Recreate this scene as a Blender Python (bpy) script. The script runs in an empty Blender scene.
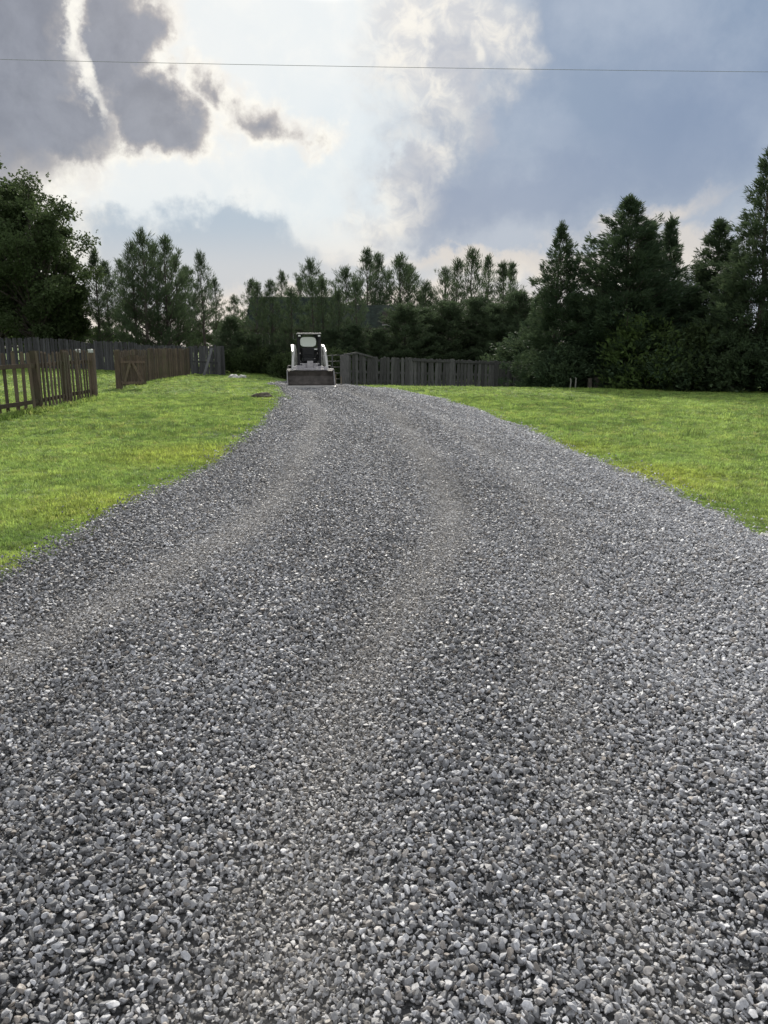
import bpy, bmesh, math, random
import numpy as np
from mathutils import Vector, Matrix, noise as mnoise

R = math.radians
rnd = random.Random(7)
rng = np.random.default_rng(7)
scene = bpy.context.scene
COL = scene.collection

# ------------------------------------------------------------------ camera geometry
F, PITCH, CAMZ = 769.0, R(12.1), 1.5
cp, sp_ = math.cos(PITCH), math.sin(PITCH)

def ray(u, v):
    a, b = (u - 384) / F, (512 - v) / F
    return Vector((a, cp + b * sp_, -sp_ + b * cp))

def P(u, v, D):
    d = ray(u, v)
    k = D / d.y
    return Vector((d.x * k, D, CAMZ + d.z * k))

def sstep(x, a, b):
    t = np.clip((np.asarray(x, dtype=float) - a) / (b - a), 0, 1)
    return t * t * (3 - 2 * t)

def G0(u, v):                       # pixel to flat ground
    d = ray(u, v)
    k = -CAMZ / d.z
    return (d.x * k, d.y * k)

# ------------------------------------------------------------------ driveway outline
LE = [G0(*p) for p in [(0, 578), (60, 550), (130, 513), (200, 475), (250, 440), (273, 416), (284, 397)]]
LE = [(-4.6, -8), (-3.3, 2.2)] + LE + [(-3.7, 28.5), (-4.3, 30.5), (-4.9, 32.5), (-5.0, 38), (-5.5, 50)]
RE = [G0(*p) for p in [(768, 541), (720, 515), (640, 480), (560, 447), (480, 412), (430, 397), (385, 389)]]
RE = [(12.0, -8), (12.0, RE[0][1] - 0.05), (3.4, RE[0][1] - .02)] + RE + [(-1.2, 30), (-1.7, 33), (-2.0, 37), (-2.4, 43), (-2.6, 52)]
LEy, LEx = np.array([p[1] for p in LE]), np.array([p[0] for p in LE])
REy, REx = np.array([p[1] for p in RE]), np.array([p[0] for p in RE])

def wob(y, s):
    return 0.05 * np.sin(y * 1.3 + s) + 0.018 * np.sin(y * 5.1 + 2 * s) + 0.010 * np.sin(y * 11.7 + s)

def edgeL(y): return np.interp(y, LEy, LEx) + wob(y, 1.0)
def edgeR(y): return np.interp(y, REy, REx) + np.where(np.asarray(y) > 5.9, wob(y, 2.4), 0)

def lateral(x, y):                  # metres from the wheel-track centre line
    yy = np.asarray(y, dtype=float)
    c = np.interp(yy, [-8, 2, 3.2, 4.65, 6, 7.5, 9, 11.7, 14, 18, 24.5, 30, 36, 43, 52],
                  [-1.2, -1.1, -1.0, -.65, -.33, -.22, -.22, -.32, -.4, -.65, -1.6, -2.75, -4.2, -7, -12])
    return np.asarray(x, dtype=float) - c

def bands(x, y):                    # 1 in a wheel track, 0 between
    s = lateral(x, y)
    w = 0.22
    b = np.exp(-((s + .85) / w) ** 2) + np.exp(-((s - 0.85) / w) ** 2) + .6 * np.exp(-((s - 1.75) / .15) ** 2)
    return b * (0.86 + 0.14 * np.sin(np.asarray(y) * 1.3 + 1.5 * np.sin(np.asarray(y) * .55)))

def terrain(x, y):
    x = np.asarray(x, dtype=float); y = np.asarray(y, dtype=float)
    z = -0.013 * np.clip(x, -30, 30) * sstep(y, 10, 36)
    z = z - 0.45 * sstep(x, -7, -3) * sstep(y, 29.5, 38)
    z = z + 0.012 * np.sin(x * .9 + 1) * np.sin(y * .7) + 0.006 * np.sin(x * 2.3 + y * 1.9)
    return z

def drive_z(x, y):
    s = lateral(x, y)
    z = terrain(x, y) + 0.035
    z = z - 0.028 * bands(x, y)
    x = np.asarray(x, dtype=float); y = np.asarray(y, dtype=float)
    z = z + 0.020 * np.sin(s * 5.2 + .6 * np.sin(y * .8)) + 0.010 * np.sin(s * 11 + y * .9 + np.sin(y * 1.7)) \
          + 0.006 * np.sin(x * 9 + y * 6.3) * np.sin(y * 4.7 - x * 3)
    return z

def tz(x, y): return float(terrain(x, y))

def G(u, v):                        # pixel to terrain
    x, y = G0(u, v)
    d = ray(u, v)
    for _ in range(12):
        k = (tz(x, y) - CAMZ) / d.z
        x, y = x * .5 + .5 * d.x * k, y * .5 + .5 * d.y * k
    return x, y

# ------------------------------------------------------------------ node helpers
class NT:
    def __init__(s, tree):
        s.t = tree; s.n = tree.nodes; s.l = tree.links
    def new(s, kind, **kw):
        n = s.n.new(kind)
        for k, v in kw.items(): setattr(n, k, v)
        return n
    def put(s, node, sock, val):
        i = node.inputs[sock]
        if isinstance(val, bpy.types.NodeSocket): s.l.new(val, i)
        elif val is not None: i.default_value = val
    def m(s, op, a, b=None, c=None, clamp=False):
        n = s.new('ShaderNodeMath', operation=op, use_clamp=clamp)
        s.put(n, 0, a)
        if b is not None: s.put(n, 1, b)
        if c is not None: s.put(n, 2, c)
        return n.outputs[0]
    def mix(s, f, a, b, blend='MIX'):
        n = s.new('ShaderNodeMix', data_type='RGBA', blend_type=blend)
        s.put(n, 0, f); s.put(n, 6, a); s.put(n, 7, b)
        return n.outputs[2]
    def noise(s, vec, scale, detail=4, rough=.55, dist=0.0):
        n = s.new('ShaderNodeTexNoise')
        if vec is not None: s.put(n, 'Vector', vec)
        n.inputs['Scale'].default_value = scale; n.inputs['Detail'].default_value = detail
        n.inputs['Roughness'].default_value = rough; n.inputs['Distortion'].default_value = dist
        return n.outputs[0]
    def ss(s, x, a, b, lo=0.0, hi=1.0):
        n = s.new('ShaderNodeMapRange', interpolation_type='SMOOTHSTEP')
        s.put(n, 0, x); s.put(n, 1, a); s.put(n, 2, b); s.put(n, 3, lo); s.put(n, 4, hi)
        return n.outputs[0]

def c4(r, g, b): return (r, g, b, 1.0)

def lin(r, g, b):
    f = lambda c: (c / 255 / 12.92) if c / 255 <= .04045 else ((c / 255 + .055) / 1.055) ** 2.4
    return (f(r), f(g), f(b), 1.0)

def material(name):
    m = bpy.data.materials.new(name); m.use_nodes = True
    nt = NT(m.node_tree)
    b = m.node_tree.nodes['Principled BSDF']
    return m, nt, b

def simple_mat(name, col, rough=.6, metal=0.0, var=.25, scale=12.0, bump=.0, spec=.5, obj=True):
    m, nt, b = material(name)
    tc = nt.new('ShaderNodeTexCoord').outputs['Object' if obj else 'Generated']
    n = nt.noise(tc, scale, 6, .65)
    dark = c4(*[c * (1 - var) for c in col[:3]]); light = c4(*[min(1, c * (1 + var)) for c in col[:3]])
    nt.put(b, 'Base Color', nt.mix(nt.ss(n, .3, .7), dark, light))
    b.inputs['Roughness'].default_value = rough
    b.inputs['Metallic'].default_value = metal
    b.inputs['Specular IOR Level'].default_value = spec
    if bump:
        bn = nt.new('ShaderNodeBump'); bn.inputs['Strength'].default_value = bump
        bn.inputs['Distance'].default_value = .02
        nt.put(bn, 'Height', nt.noise(tc, scale * 4, 5)); nt.l.new(bn.outputs[0], b.inputs['Normal'])
    return m

def wood_mat(name, col, moss=(.05, .06, .03), mossy=.3, var=.35):
    m, nt, b = material(name)
    tc = nt.new('ShaderNodeTexCoord').outputs['Object']
    mp = nt.new('ShaderNodeMapping'); nt.put(mp, 0, tc); mp.inputs['Scale'].default_value = (9, 9, .9)
    g = nt.noise(mp.outputs[0], 4, 6, .7)
    p = nt.noise(tc, 1.7, 3, .6)
    at = nt.new('ShaderNodeAttribute'); at.attribute_name = 'tint'
    c = nt.mix(nt.ss(g, .3, .7), c4(*[k * (1 - var) for k in col]), c4(*[k * (1 + var) for k in col]))
    c = nt.mix(nt.m('MULTIPLY', nt.ss(p, .45, .7), mossy), c, c4(*moss))
    hv = nt.new('ShaderNodeHueSaturation'); nt.put(hv, 'Color', c)
    nt.put(hv, 'Value', nt.m('ADD', nt.m('MULTIPLY', at.outputs['Fac'], .7), .65))
    nt.put(b, 'Base Color', hv.outputs[0])
    b.inputs['Roughness'].default_value = .85
    b.inputs['Specular IOR Level'].default_value = .25
    bn = nt.new('ShaderNodeBump'); bn.inputs['Strength'].default_value = .5; bn.inputs['Distance'].default_value = .01
    nt.put(bn, 'Height', g); nt.l.new(bn.outputs[0], b.inputs['Normal'])
    return m

def leaf_mat(name, dark, light, warm, trans=.35, rough=.6):
    m, nt, b = material(name)
    at = nt.new('ShaderNodeAttribute'); at.attribute_name = 'tint'
    oi = nt.new('ShaderNodeObjectInfo')
    c = nt.mix(at.outputs['Fac'], c4(*dark), c4(*light))
    c = nt.mix(nt.m('MULTIPLY', oi.outputs['Random'], .45), c, c4(*warm))
    nt.put(b, 'Base Color', c)
    b.inputs['Roughness'].default_value = rough
    b.inputs['Specular IOR Level'].default_value = .10
    tr = nt.new('ShaderNodeBsdfTranslucent')
    nt.put(tr, 'Color', nt.mix(.5, c, c4(*warm)))
    mx = nt.new('ShaderNodeMixShader'); mx.inputs[0].default_value = trans
    nt.l.new(b.outputs[0], mx.inputs[1]); nt.l.new(tr.outputs[0], mx.inputs[2])
    out = [n for n in m.node_tree.nodes if n.type == 'OUTPUT_MATERIAL'][0]
    nt.l.new(mx.outputs[0], out.inputs[0])
    return m

# ------------------------------------------------------------------ object helpers
def tag(o, label=None, cat=None, group=None, kind=None):
    if label: o['label'] = label
    if cat: o['category'] = cat
    if group: o['group'] = group
    if kind: o['kind'] = kind
    return o

def empty(name, loc, label, cat, group=None, rz=0.0):
    o = bpy.data.objects.new(name, None); COL.objects.link(o)
    o.location = loc; o.rotation_euler.z = rz; o.empty_display_size = .3
    return tag(o, label, cat, group)

def link_mesh(name, me, mat, parent=None, smooth=False):
    o = bpy.data.objects.new(name, me); COL.objects.link(o)
    if mat is not None and not me.materials: me.materials.append(mat)
    if smooth: me.polygons.foreach_set('use_smooth', [True] * len(me.polygons))
    if parent is not None: o.parent = parent
    return o

class MB:
    """collects simple shapes into one mesh"""
    def __init__(s): s.v = []; s.f = []; s.t = []
    def add(s, vs, fs, t=None):
        n = len(s.v); s.v += [tuple(v) for v in vs]; s.f += [tuple(i + n for i in f) for f in fs]
        tt = rnd.random() if t is None else t
        s.t += [tt] * len(fs)
    def hexa(s, c8, t=None):
        s.add(c8, [(0, 3, 2, 1), (4, 5, 6, 7), (0, 1, 5, 4), (1, 2, 6, 5), (2, 3, 7, 6), (3, 0, 4, 7)], t)
    def box(s, x0, x1, y0, y1, z0, z1, t=None, M=None):
        c = [(x0, y0, z0), (x1, y0, z0), (x1, y1, z0), (x0, y1, z0), (x0, y0, z1), (x1, y0, z1), (x1, y1, z1), (x0, y1, z1)]
        if M is not None: c = [M @ Vector(p) for p in c]
        s.hexa(c, t)
    def bar(s, a, b, w, d, t=None, up=Vector((0, 0, 1))):
        """a board from a to b; w across, d thick"""
        a = Vector(a); b = Vector(b); ax = (b - a).normalized()
        sd = ax.cross(up)
        if sd.length < 1e-3: sd = Vector((1, 0, 0))
        sd.normalize(); nr = sd.cross(ax).normalized()
        c = []
        for p in (a, b):
            for i, j in ((-1, -1), (1, -1), (1, 1), (-1, 1)):
                c.append(p + sd * (i * w / 2) + nr * (j * d / 2))
        s.hexa(c, t)
    def tube(s, pts, rad, n=8, t=None, cap=True):
        pts = [Vector(p) for p in pts]; N = len(pts)
        rad = rad if hasattr(rad, '__len__') else [rad] * N
        vs, fs = [], []
        ref = Vector((0, 0, 1))
        for i, p in enumerate(pts):
            tg = (pts[min(i + 1, N - 1)] - pts[max(i - 1, 0)]).normalized()
            r0 = ref if abs(tg.z) < .9 else Vector((1, 0, 0))
            a = tg.cross(r0).normalized(); b = tg.cross(a)
            for k in range(n):
                th = 2 * math.pi * k / n
                vs.append(p + (a * math.cos(th) + b * math.sin(th)) * rad[i])
        for i in range(N - 1):
            for k in range(n):
                k2 = (k + 1) % n
                fs.append((i * n + k, i * n + k2, (i + 1) * n + k2, (i + 1) * n + k))
        if cap:
            fs.append(tuple(range(n))[::-1]); fs.append(tuple((N - 1) * n + k for k in range(n)))
        s.add(vs, fs, t)
    def prism(s, poly, x0, x1, t=None, axis='x'):
        """poly in (y,z) extruded along x"""
        n = len(poly)
        if axis == 'x': vs = [(x0, a, b) for a, b in poly] + [(x1, a, b) for a, b in poly]
        else: vs = [(a, x0, b) for a, b in poly] + [(a, x1, b) for a, b in poly]
        fs = [tuple(range(n)), tuple(range(2 * n - 1, n - 1, -1))]
        for k in range(n):
            k2 = (k + 1) % n
            fs.append((k, k + n, k2 + n, k2))
        s.add(vs, fs, t)
    def mesh(s, name, bevel=0.0):
        me = bpy.data.meshes.new(name)
        me.from_pydata(s.v, [], s.f); me.update()
        bm = bmesh.new(); bm.from_mesh(me)
        lay = bm.faces.layers.float.new('tint')
        for f, t in zip(bm.faces, s.t): f[lay] = t
        bmesh.ops.recalc_face_normals(bm, faces=bm.faces)
        if bevel:
            bmesh.ops.bevel(bm, geom=[e for e in bm.edges if e.calc_face_angle(0) > .5], offset=bevel, segments=2, affect='EDGES', profile=.6)
        bm.to_mesh(me); bm.free()
        return me
    def build(s, name, mat, parent=None, bevel=0.0, smooth=False):
        return link_mesh(name, s.mesh(name, bevel), mat, parent, smooth)

def fast_mesh(name, V, T, tint=None):
    """V (n,3), T (m,3) triangles, tint per face"""
    me = bpy.data.meshes.new(name)
    V = np.asarray(V, dtype=np.float32); T = np.asarray(T, dtype=np.int32)
    me.vertices.add(len(V)); me.vertices.foreach_set('co', V.ravel())
    me.loops.add(T.size); me.loops.foreach_set('vertex_index', T.ravel())
    me.polygons.add(len(T))
    me.polygons.foreach_set('loop_start', np.arange(0, T.size, T.shape[1], dtype=np.int32))
    if tint is not None:
        a = me.attributes.new('tint', 'FLOAT', 'FACE'); a.data.foreach_set('value', np.asarray(tint, dtype=np.float32))
    me.update(calc_edges=True)
    return me

# ------------------------------------------------------------------ world, sun
SUN_EL, SUN_AZ = R(33), R(-4)
w = bpy.data.worlds.new("World"); scene.world = w; w.use_nodes = True
nt = NT(w.node_tree); nt.n.clear()
tc = nt.new('ShaderNodeTexCoord').outputs['Generated']
sx = nt.new('ShaderNodeSeparateXYZ'); nt.put(sx, 0, tc)
X, Y, Z = sx.outputs
az = nt.m('MULTIPLY', nt.m('ARCTAN2', X, Y), 180 / math.pi)
el = nt.m('MULTIPLY', nt.m('ARCSINE', Z), 180 / math.pi)
# domain warp so that the cloud edges are ragged at several sizes
nw1 = nt.new('ShaderNodeTexNoise'); nt.put(nw1, 'Vector', tc); nw1.inputs['Scale'].default_value = 5.5
nw1.inputs['Detail'].default_value = 7; nw1.inputs['Roughness'].default_value = .6
sc_ = nt.new('ShaderNodeSeparateColor'); nt.put(sc_, 0, nw1.outputs['Color'])
azw = nt.m('ADD', az, nt.m('MULTIPLY', nt.m('SUBTRACT', sc_.outputs[0], .5), 17.0))
elw = nt.m('ADD', el, nt.m('MULTIPLY', nt.m('SUBTRACT', sc_.outputs[1], .5), 13.0))
fine = nt.noise(tc, 16, 8, .62, .3)
finer = nt.noise(tc, 38, 6, .6, .6)
big = nt.noise(tc, 2.4, 5, .5)

def azel(u, v):
    d = ray(u, v).normalized()
    return math.degrees(math.atan2(d.x, d.y)), math.degrees(math.asin(d.z))

def blob(u, v, ru, rv, rot=0.0, gain=1.0):
    """elliptical puff centred on a sky direction; about 1 at the centre, 0 at the rim, negative outside"""
    a0, e0 = azel(u, v)
    dx = nt.m('SUBTRACT', azw, a0); dy = nt.m('SUBTRACT', elw, e0)
    c, s_ = math.cos(R(rot)), math.sin(R(rot))
    px, py = ru / 13.4, rv / 13.4
    X1 = nt.m('ADD', nt.m('MULTIPLY', dx, c / px), nt.m('MULTIPLY', dy, s_ / px))
    Y1 = nt.m('ADD', nt.m('MULTIPLY', dx, -s_ / py), nt.m('MULTIPLY', dy, c / py))
    r = nt.m('SQRT', nt.m('ADD', nt.m('MULTIPLY', X1, X1), nt.m('MULTIPLY', Y1, Y1)))
    return nt.m('MULTIPLY', nt.m('SUBTRACT', 1.0, r), gain)

def union(bl):
    r = bl[0]
    for b_ in bl[1:]: r = nt.m('MAXIMUM', r, b_)
    return r

def cover(bl, a, b_, amp=.5):
    s_ = nt.m('ADD', union(bl), nt.m('MULTIPLY', nt.m('SUBTRACT', fine, .5), amp))
    return nt.ss(s_, a, b_)

# thin bright veil
veil = nt.mix(nt.ss(big, .3, .7), lin(214, 226, 234), lin(238, 241, 241))
veil = nt.mix(nt.m('MULTIPLY', nt.ss(fine, .4, .75), .35), veil, lin(255, 252, 244))
# warm band low down
veil = nt.mix(nt.ss(el, 3.5, 9.5, .75, 0.0), veil, lin(228, 216, 206))
# elsewhere (sides, behind, overhead) an even grey-white overcast
away = nt.m('MAXIMUM', nt.ss(el, 26, 48), nt.ss(nt.m('ABSOLUTE', az), 40, 75))
veil = nt.mix(nt.m('MULTIPLY', away, .9), veil, nt.mix(nt.ss(big, .35, .65), lin(200, 208, 220), lin(245, 246, 248)))
col = veil
# broad blue-grey bank on the right
m1 = cover([blob(450, 150, 60, 40), blob(660, 100, 240, 190), blob(560, 190, 185, 90, 0), blob(760, 60, 240, 260), blob(580, 10, 80, 120), blob(470, 225, 100, 48), blob(490, 180, 90, 70), blob(640, 230, 210, 40)], -.22, .34, .5)
bankc = nt.mix(nt.ss(nw1.outputs[0], .35, .65), lin(128, 149, 177), lin(160, 175, 196))
bankc = nt.mix(nt.ss(el, 7, 15, .45, 0), bankc, lin(190, 196, 206))
col = nt.mix(nt.m('MULTIPLY', m1, .97), col, bankc)
# white puffs at its ragged edge
m2 = cover([blob(418, 60, 62, 100), blob(472, 20, 48, 55), blob(400, 185, 40, 34), blob(385, 215, 50, 30), blob(690, 265, 90, 20), blob(600, 285, 120, 16)], -.25, .8, 1.0)
puff = nt.mix(nt.ss(finer, .35, .65), lin(206, 208, 212), lin(250, 245, 234))
col = nt.mix(nt.m('MULTIPLY', m2, .78), col, puff)
m2b = cover([blob(385, 190, 34, 22), blob(470, 130, 22, 26), blob(445, 75, 20, 40)], .0, .6, 1.2)
col = nt.mix(nt.m('MULTIPLY', m2b, .55), col, lin(166, 174, 190))
m2c = cover([blob(455, 215, 85, 34, 8), blob(560, 175, 130, 40, 10), blob(690, 120, 120, 60)], -.3, .7, .6)
col = nt.mix(nt.m('MULTIPLY', m2c, .6), col, lin(122, 141, 172))
m2d = cover([blob(600, 262, 80, 18, 10), blob(695, 245, 70, 26), blob(480, 272, 110, 12), blob(640, 210, 60, 12, 15, .6)], -.3, .5, .8)
col = nt.mix(nt.m('MULTIPLY', m2d, .75), col, lin(222, 214, 206))
# low blue band over the trees on the left
m3 = cover([blob(95, 245, 120, 26, -8), blob(225, 250, 50, 22), blob(330, 282, 110, 16), blob(190, 270, 150, 26)], -.35, .4, .7)
col = nt.mix(nt.m('MULTIPLY', m3, .85), col, nt.mix(nt.ss(el, 5, 9), lin(188, 196, 206), lin(158, 178, 198)))
# dark cumulus, top left, with a bright rim
lobes = [blob(-5, 50, 74, 92), blob(48, 116, 72, 36), blob(124, 66, 38, 52), blob(165, 122, 46, 27, -20), blob(108, 30, 44, 24, 0, .55),
         blob(262, 124, 26, 18, 0, .5), blob(225, 104, 20, 12, 0, .4), blob(-60, 60, 120, 120)]
rim = cover(lobes, -.55, -.05, .9)
col = nt.mix(nt.m('MULTIPLY', rim, .8), col, nt.mix(nt.ss(finer, .35, .65), lin(236, 232, 226), lin(255, 251, 240)))
core = cover(lobes, -.16, .24, 1.0)
deep = cover(lobes, .0, .5, .7)
slit = cover([blob(92, 84, 15, 38, 32), blob(72, 42, 13, 30, -10), blob(62, 8, 26, 22)], -.1, .8, 1.5)
core = nt.m('MULTIPLY', core, nt.m('SUBTRACT', 1.0, slit))
darkc = nt.mix(nt.ss(fine, .3, .7), lin(106, 114, 132), lin(132, 139, 155))
darkc = nt.mix(deep, lin(178, 174, 174), darkc)
col = nt.mix(nt.m('MULTIPLY', core, .93), col, darkc)
# glow of the veiled sun
sunv = Vector((math.sin(SUN_AZ) * math.cos(SUN_EL), math.cos(SUN_AZ) * math.cos(SUN_EL), math.sin(SUN_EL)))
dp = nt.new('ShaderNodeVectorMath', operation='DOT_PRODUCT'); nt.put(dp, 0, tc); dp.inputs[1].default_value = sunv
glow = nt.ss(dp.outputs['Value'], .979, .998)
col = nt.mix(glow, col, c4(11.0, 10.4, 9.4))
sky = nt.new('ShaderNodeTexSky', sky_type='NISHITA', sun_disc=False)
sky.sun_elevation = SUN_EL; sky.sun_rotation = SUN_AZ; sky.air_density = 1.2; sky.dust_density = 2.0
bg1 = nt.new('ShaderNodeBackground'); nt.put(bg1, 0, sky.outputs[0]); bg1.inputs[1].default_value = .06
bg2 = nt.new('ShaderNodeBackground'); nt.put(bg2, 0, col); bg2.inputs[1].default_value = .80
mxs = nt.new('ShaderNodeMixShader'); mxs.inputs[0].default_value = .92
nt.l.new(bg1.outputs[0], mxs.inputs[1]); nt.l.new(bg2.outputs[0], mxs.inputs[2])
wo = nt.new('ShaderNodeOutputWorld'); nt.l.new(mxs.outputs[0], wo.inputs[0])
w.cycles.sampling_method = 'MANUAL'; w.cycles.sample_map_resolution = 512

sl = bpy.data.lights.new('sun', 'SUN'); sl.energy = 3.0; sl.angle = R(3.0); sl.color = (1.0, .95, .86)
so = bpy.data.objects.new('sun', sl); COL.objects.link(so)
so.rotation_euler = (-sunv).to_track_quat('-Z', 'Y').to_euler()
so.location = (0, 60, 50)

cam = bpy.data.cameras.new('camera'); co = bpy.data.objects.new('camera', cam); COL.objects.link(co)
cam.sensor_fit = 'HORIZONTAL'; cam.sensor_width = 36; cam.lens = 36 * F / 768
cam.clip_start = .05; cam.clip_end = 3000
co.location = (0, 0, CAMZ); co.rotation_euler = (math.pi / 2 - PITCH, 0, 0)
scene.camera = co
scene.view_settings.view_transform = 'Standard'; scene.view_settings.look = 'None'
scene.view_settings.exposure = .35; scene.view_settings.gamma = 1
scene.render.engine = 'CYCLES'
scene.cycles.max_bounces = 6; scene.cycles.diffuse_bounces = 2; scene.cycles.glossy_bounces = 2
scene.cycles.transmission_bounces = 4; scene.cycles.transparent_max_bounces = 6
scene.cycles.use_denoising = True

# ------------------------------------------------------------------ ground sheets
def grass_colour(nt, pos):
    a = nt.noise(pos, .32, 4, .6); b_ = nt.noise(pos, 1.6, 5, .65); d = nt.noise(pos, 7, 4, .7)
    c = nt.mix(nt.ss(a, .35, .65), c4(.140, .235, .058), c4(.255, .375, .095))
    c = nt.mix(nt.m('MULTIPLY', nt.ss(b_, .42, .68), .8), c, c4(.35, .45, .11))
    for (u_, v_, rad_, gn) in ((640, 478, 1.5, .75), (560, 448, 1.2, .5), (300, 505, .1, 0), (190, 455, 1.6, .55), (90, 505, 1.1, .45)):
        if gn == 0: continue
        gx_, gy_ = G(u_, v_)
        vd = nt.new('ShaderNodeVectorMath', operation='DISTANCE'); nt.put(vd, 0, pos); vd.inputs[1].default_value = (gx_, gy_, 0)
        k_ = nt.m('SUBTRACT', nt.m('ADD', vd.outputs['Value'], nt.m('MULTIPLY', b_, 1.8)), .9)
        c = nt.mix(nt.ss(k_, rad_, rad_ * .2, 0, gn), c, c4(.40, .46, .085))
    c = nt.mix(nt.m('MULTIPLY', nt.ss(d, .55, .75), .45), c, c4(.07, .115, .038))
    return c

def lawn_mat():
    m, nt, b = material('lawn_soil')
    pos = nt.new('ShaderNodeNewGeometry').outputs['Position']
    c = grass_colour(nt, pos)
    hv = nt.new('ShaderNodeHueSaturation'); nt.put(hv, 'Color', c); hv.inputs['Value'].default_value = .62; hv.inputs['Saturation'].default_value = .9
    s_ = nt.noise(pos, 30, 6, .75)
    c2 = nt.mix(nt.m('MULTIPLY', nt.ss(s_, .5, .7), .5), hv.outputs[0], c4(.09, .085, .04))
    nt.put(b, 'Base Color', c2); b.inputs['Roughness'].default_value = .9; b.inputs['Specular IOR Level'].default_value = .1
    bn = nt.new('ShaderNodeBump'); bn.inputs['Strength'].default_value = .9; bn.inputs['Distance'].default_value = .04
    nt.put(bn, 'Height', nt.noise(pos, 14, 8, .8)); nt.l.new(bn.outputs[0], b.inputs['Normal'])
    return m

def grid_sheet(name, xs, ys, zf, mat):
    XX, YY = np.meshgrid(xs, ys)
    V = np.stack([XX.ravel(), YY.ravel(), zf(XX, YY).ravel()], 1)
    nx, ny = len(xs), len(ys)
    i = np.arange(nx - 1)[None, :] + nx * np.arange(ny - 1)[:, None]
    Q = np.stack([i, i + 1, i + nx + 1, i + nx], -1).reshape(-1, 4)
    me = fast_mesh(name, V, Q)
    o = link_mesh(name, me, mat, smooth=True); tag(o, kind='structure')
    return o

xs = np.concatenate([np.linspace(-700, -60, 12), np.linspace(-58, -14.2, 80), np.linspace(-14, 14, 190), np.linspace(14.2, 58, 80), np.linspace(60, 700, 12)])
ys = np.concatenate([np.linspace(-300, -12, 8), np.linspace(-10, 60, 420), np.linspace(64, 1400, 20)])
def lawn_z(x, y):
    ins = np.minimum(x - edgeL(y), np.where(y < 6, np.maximum(3.25 - x, np.minimum(12 - x, 5.9 - y)), edgeR(y) - x))
    return terrain(x, y) - .10 * sstep(ins, .12, .5) * (y > -8) * (y < 50)
grid_sheet('lawn', xs, ys, lawn_z, lawn_mat())

# the driveway bed: fine grit, its colour darkened for the shade in gaps between stones
def bed_mat():
    m, nt, b = material('grit_bed')
    pos = nt.new('ShaderNodeNewGeometry').outputs['Position']
    v = nt.new('ShaderNodeTexVoronoi'); nt.put(v, 'Vector', pos); v.inputs['Scale'].default_value = 60
    g = nt.new('ShaderNodeSeparateColor'); nt.put(g, 0, v.outputs['Color'])
    at = nt.new('ShaderNodeAttribute'); at.attribute_name = 'dust'
    c = nt.mix(g.outputs[0], c4(.035, .036, .038), c4(.12, .12, .122))
    c = nt.mix(nt.m('MULTIPLY', at.outputs['Fac'], .5), c, c4(.30, .28, .26))
    nt.put(b, 'Base Color', c); b.inputs['Roughness'].default_value = .85
    bn = nt.new('ShaderNodeBump'); bn.inputs['Strength'].default_value = 1; bn.inputs['Distance'].default_value = .02
    bn.invert = True
    nt.put(bn, 'Height', v.outputs['Distance']); nt.l.new(bn.outputs[0], b.inputs['Normal'])
    return m
ysd = np.concatenate([np.linspace(-8, 1, 30), np.linspace(1.05, 5.9, 150), np.linspace(5.94, 16, 230), np.linspace(16.1, 50, 220)])
ts = np.linspace(0, 1, 130)
YY = np.repeat(ysd[:, None], len(ts), 1)
L_, R_ = edgeL(ysd)[:, None], np.minimum(edgeR(ysd), 3.25)[:, None]
XX = L_ + (R_ - L_) * ts[None, :]
ed = np.minimum(np.minimum((XX - L_), np.where(YY > 6, R_ - XX, 1)) / .18, 1)
ZZ = drive_z(XX, YY) * ed + (terrain(XX, YY) + .004) * (1 - ed) - .006
V = np.stack([XX.ravel(), YY.ravel(), ZZ.ravel()], 1)
nx = len(ts); i = np.arange(nx - 1)[None, :] + nx * np.arange(len(ysd) - 1)[:, None]
Q = np.stack([i, i + 1, i + nx + 1, i + nx], -1).reshape(-1, 4)
# the apron that widens to the right beside the camera
xa, ya = np.linspace(3.25, 12, 60), np.linspace(-8, 5.98, 100)
XA, YA = np.meshgrid(xa, ya)
i = np.arange(len(xa) - 1)[None, :] + len(xa) * np.arange(len(ya) - 1)[:, None] + len(V)
Q = np.concatenate([Q, np.stack([i, i + 1, i + len(xa) + 1, i + len(xa)], -1).reshape(-1, 4)])
V = np.concatenate([V, np.stack([XA.ravel(), YA.ravel(), drive_z(XA, YA).ravel() - .006], 1)])
me = fast_mesh('driveway', V, Q)
XX = np.concatenate([XX.ravel(), XA.ravel()]); YY = np.concatenate([YY.ravel(), YA.ravel()])
a_ = me.attributes.new('dust', 'FLOAT', 'POINT'); a_.data.foreach_set('value', np.clip(bands(XX, YY), 0, 1).ravel().astype(np.float32))
tag(link_mesh('driveway', me, bed_mat(), smooth=True), kind='structure')

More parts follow.
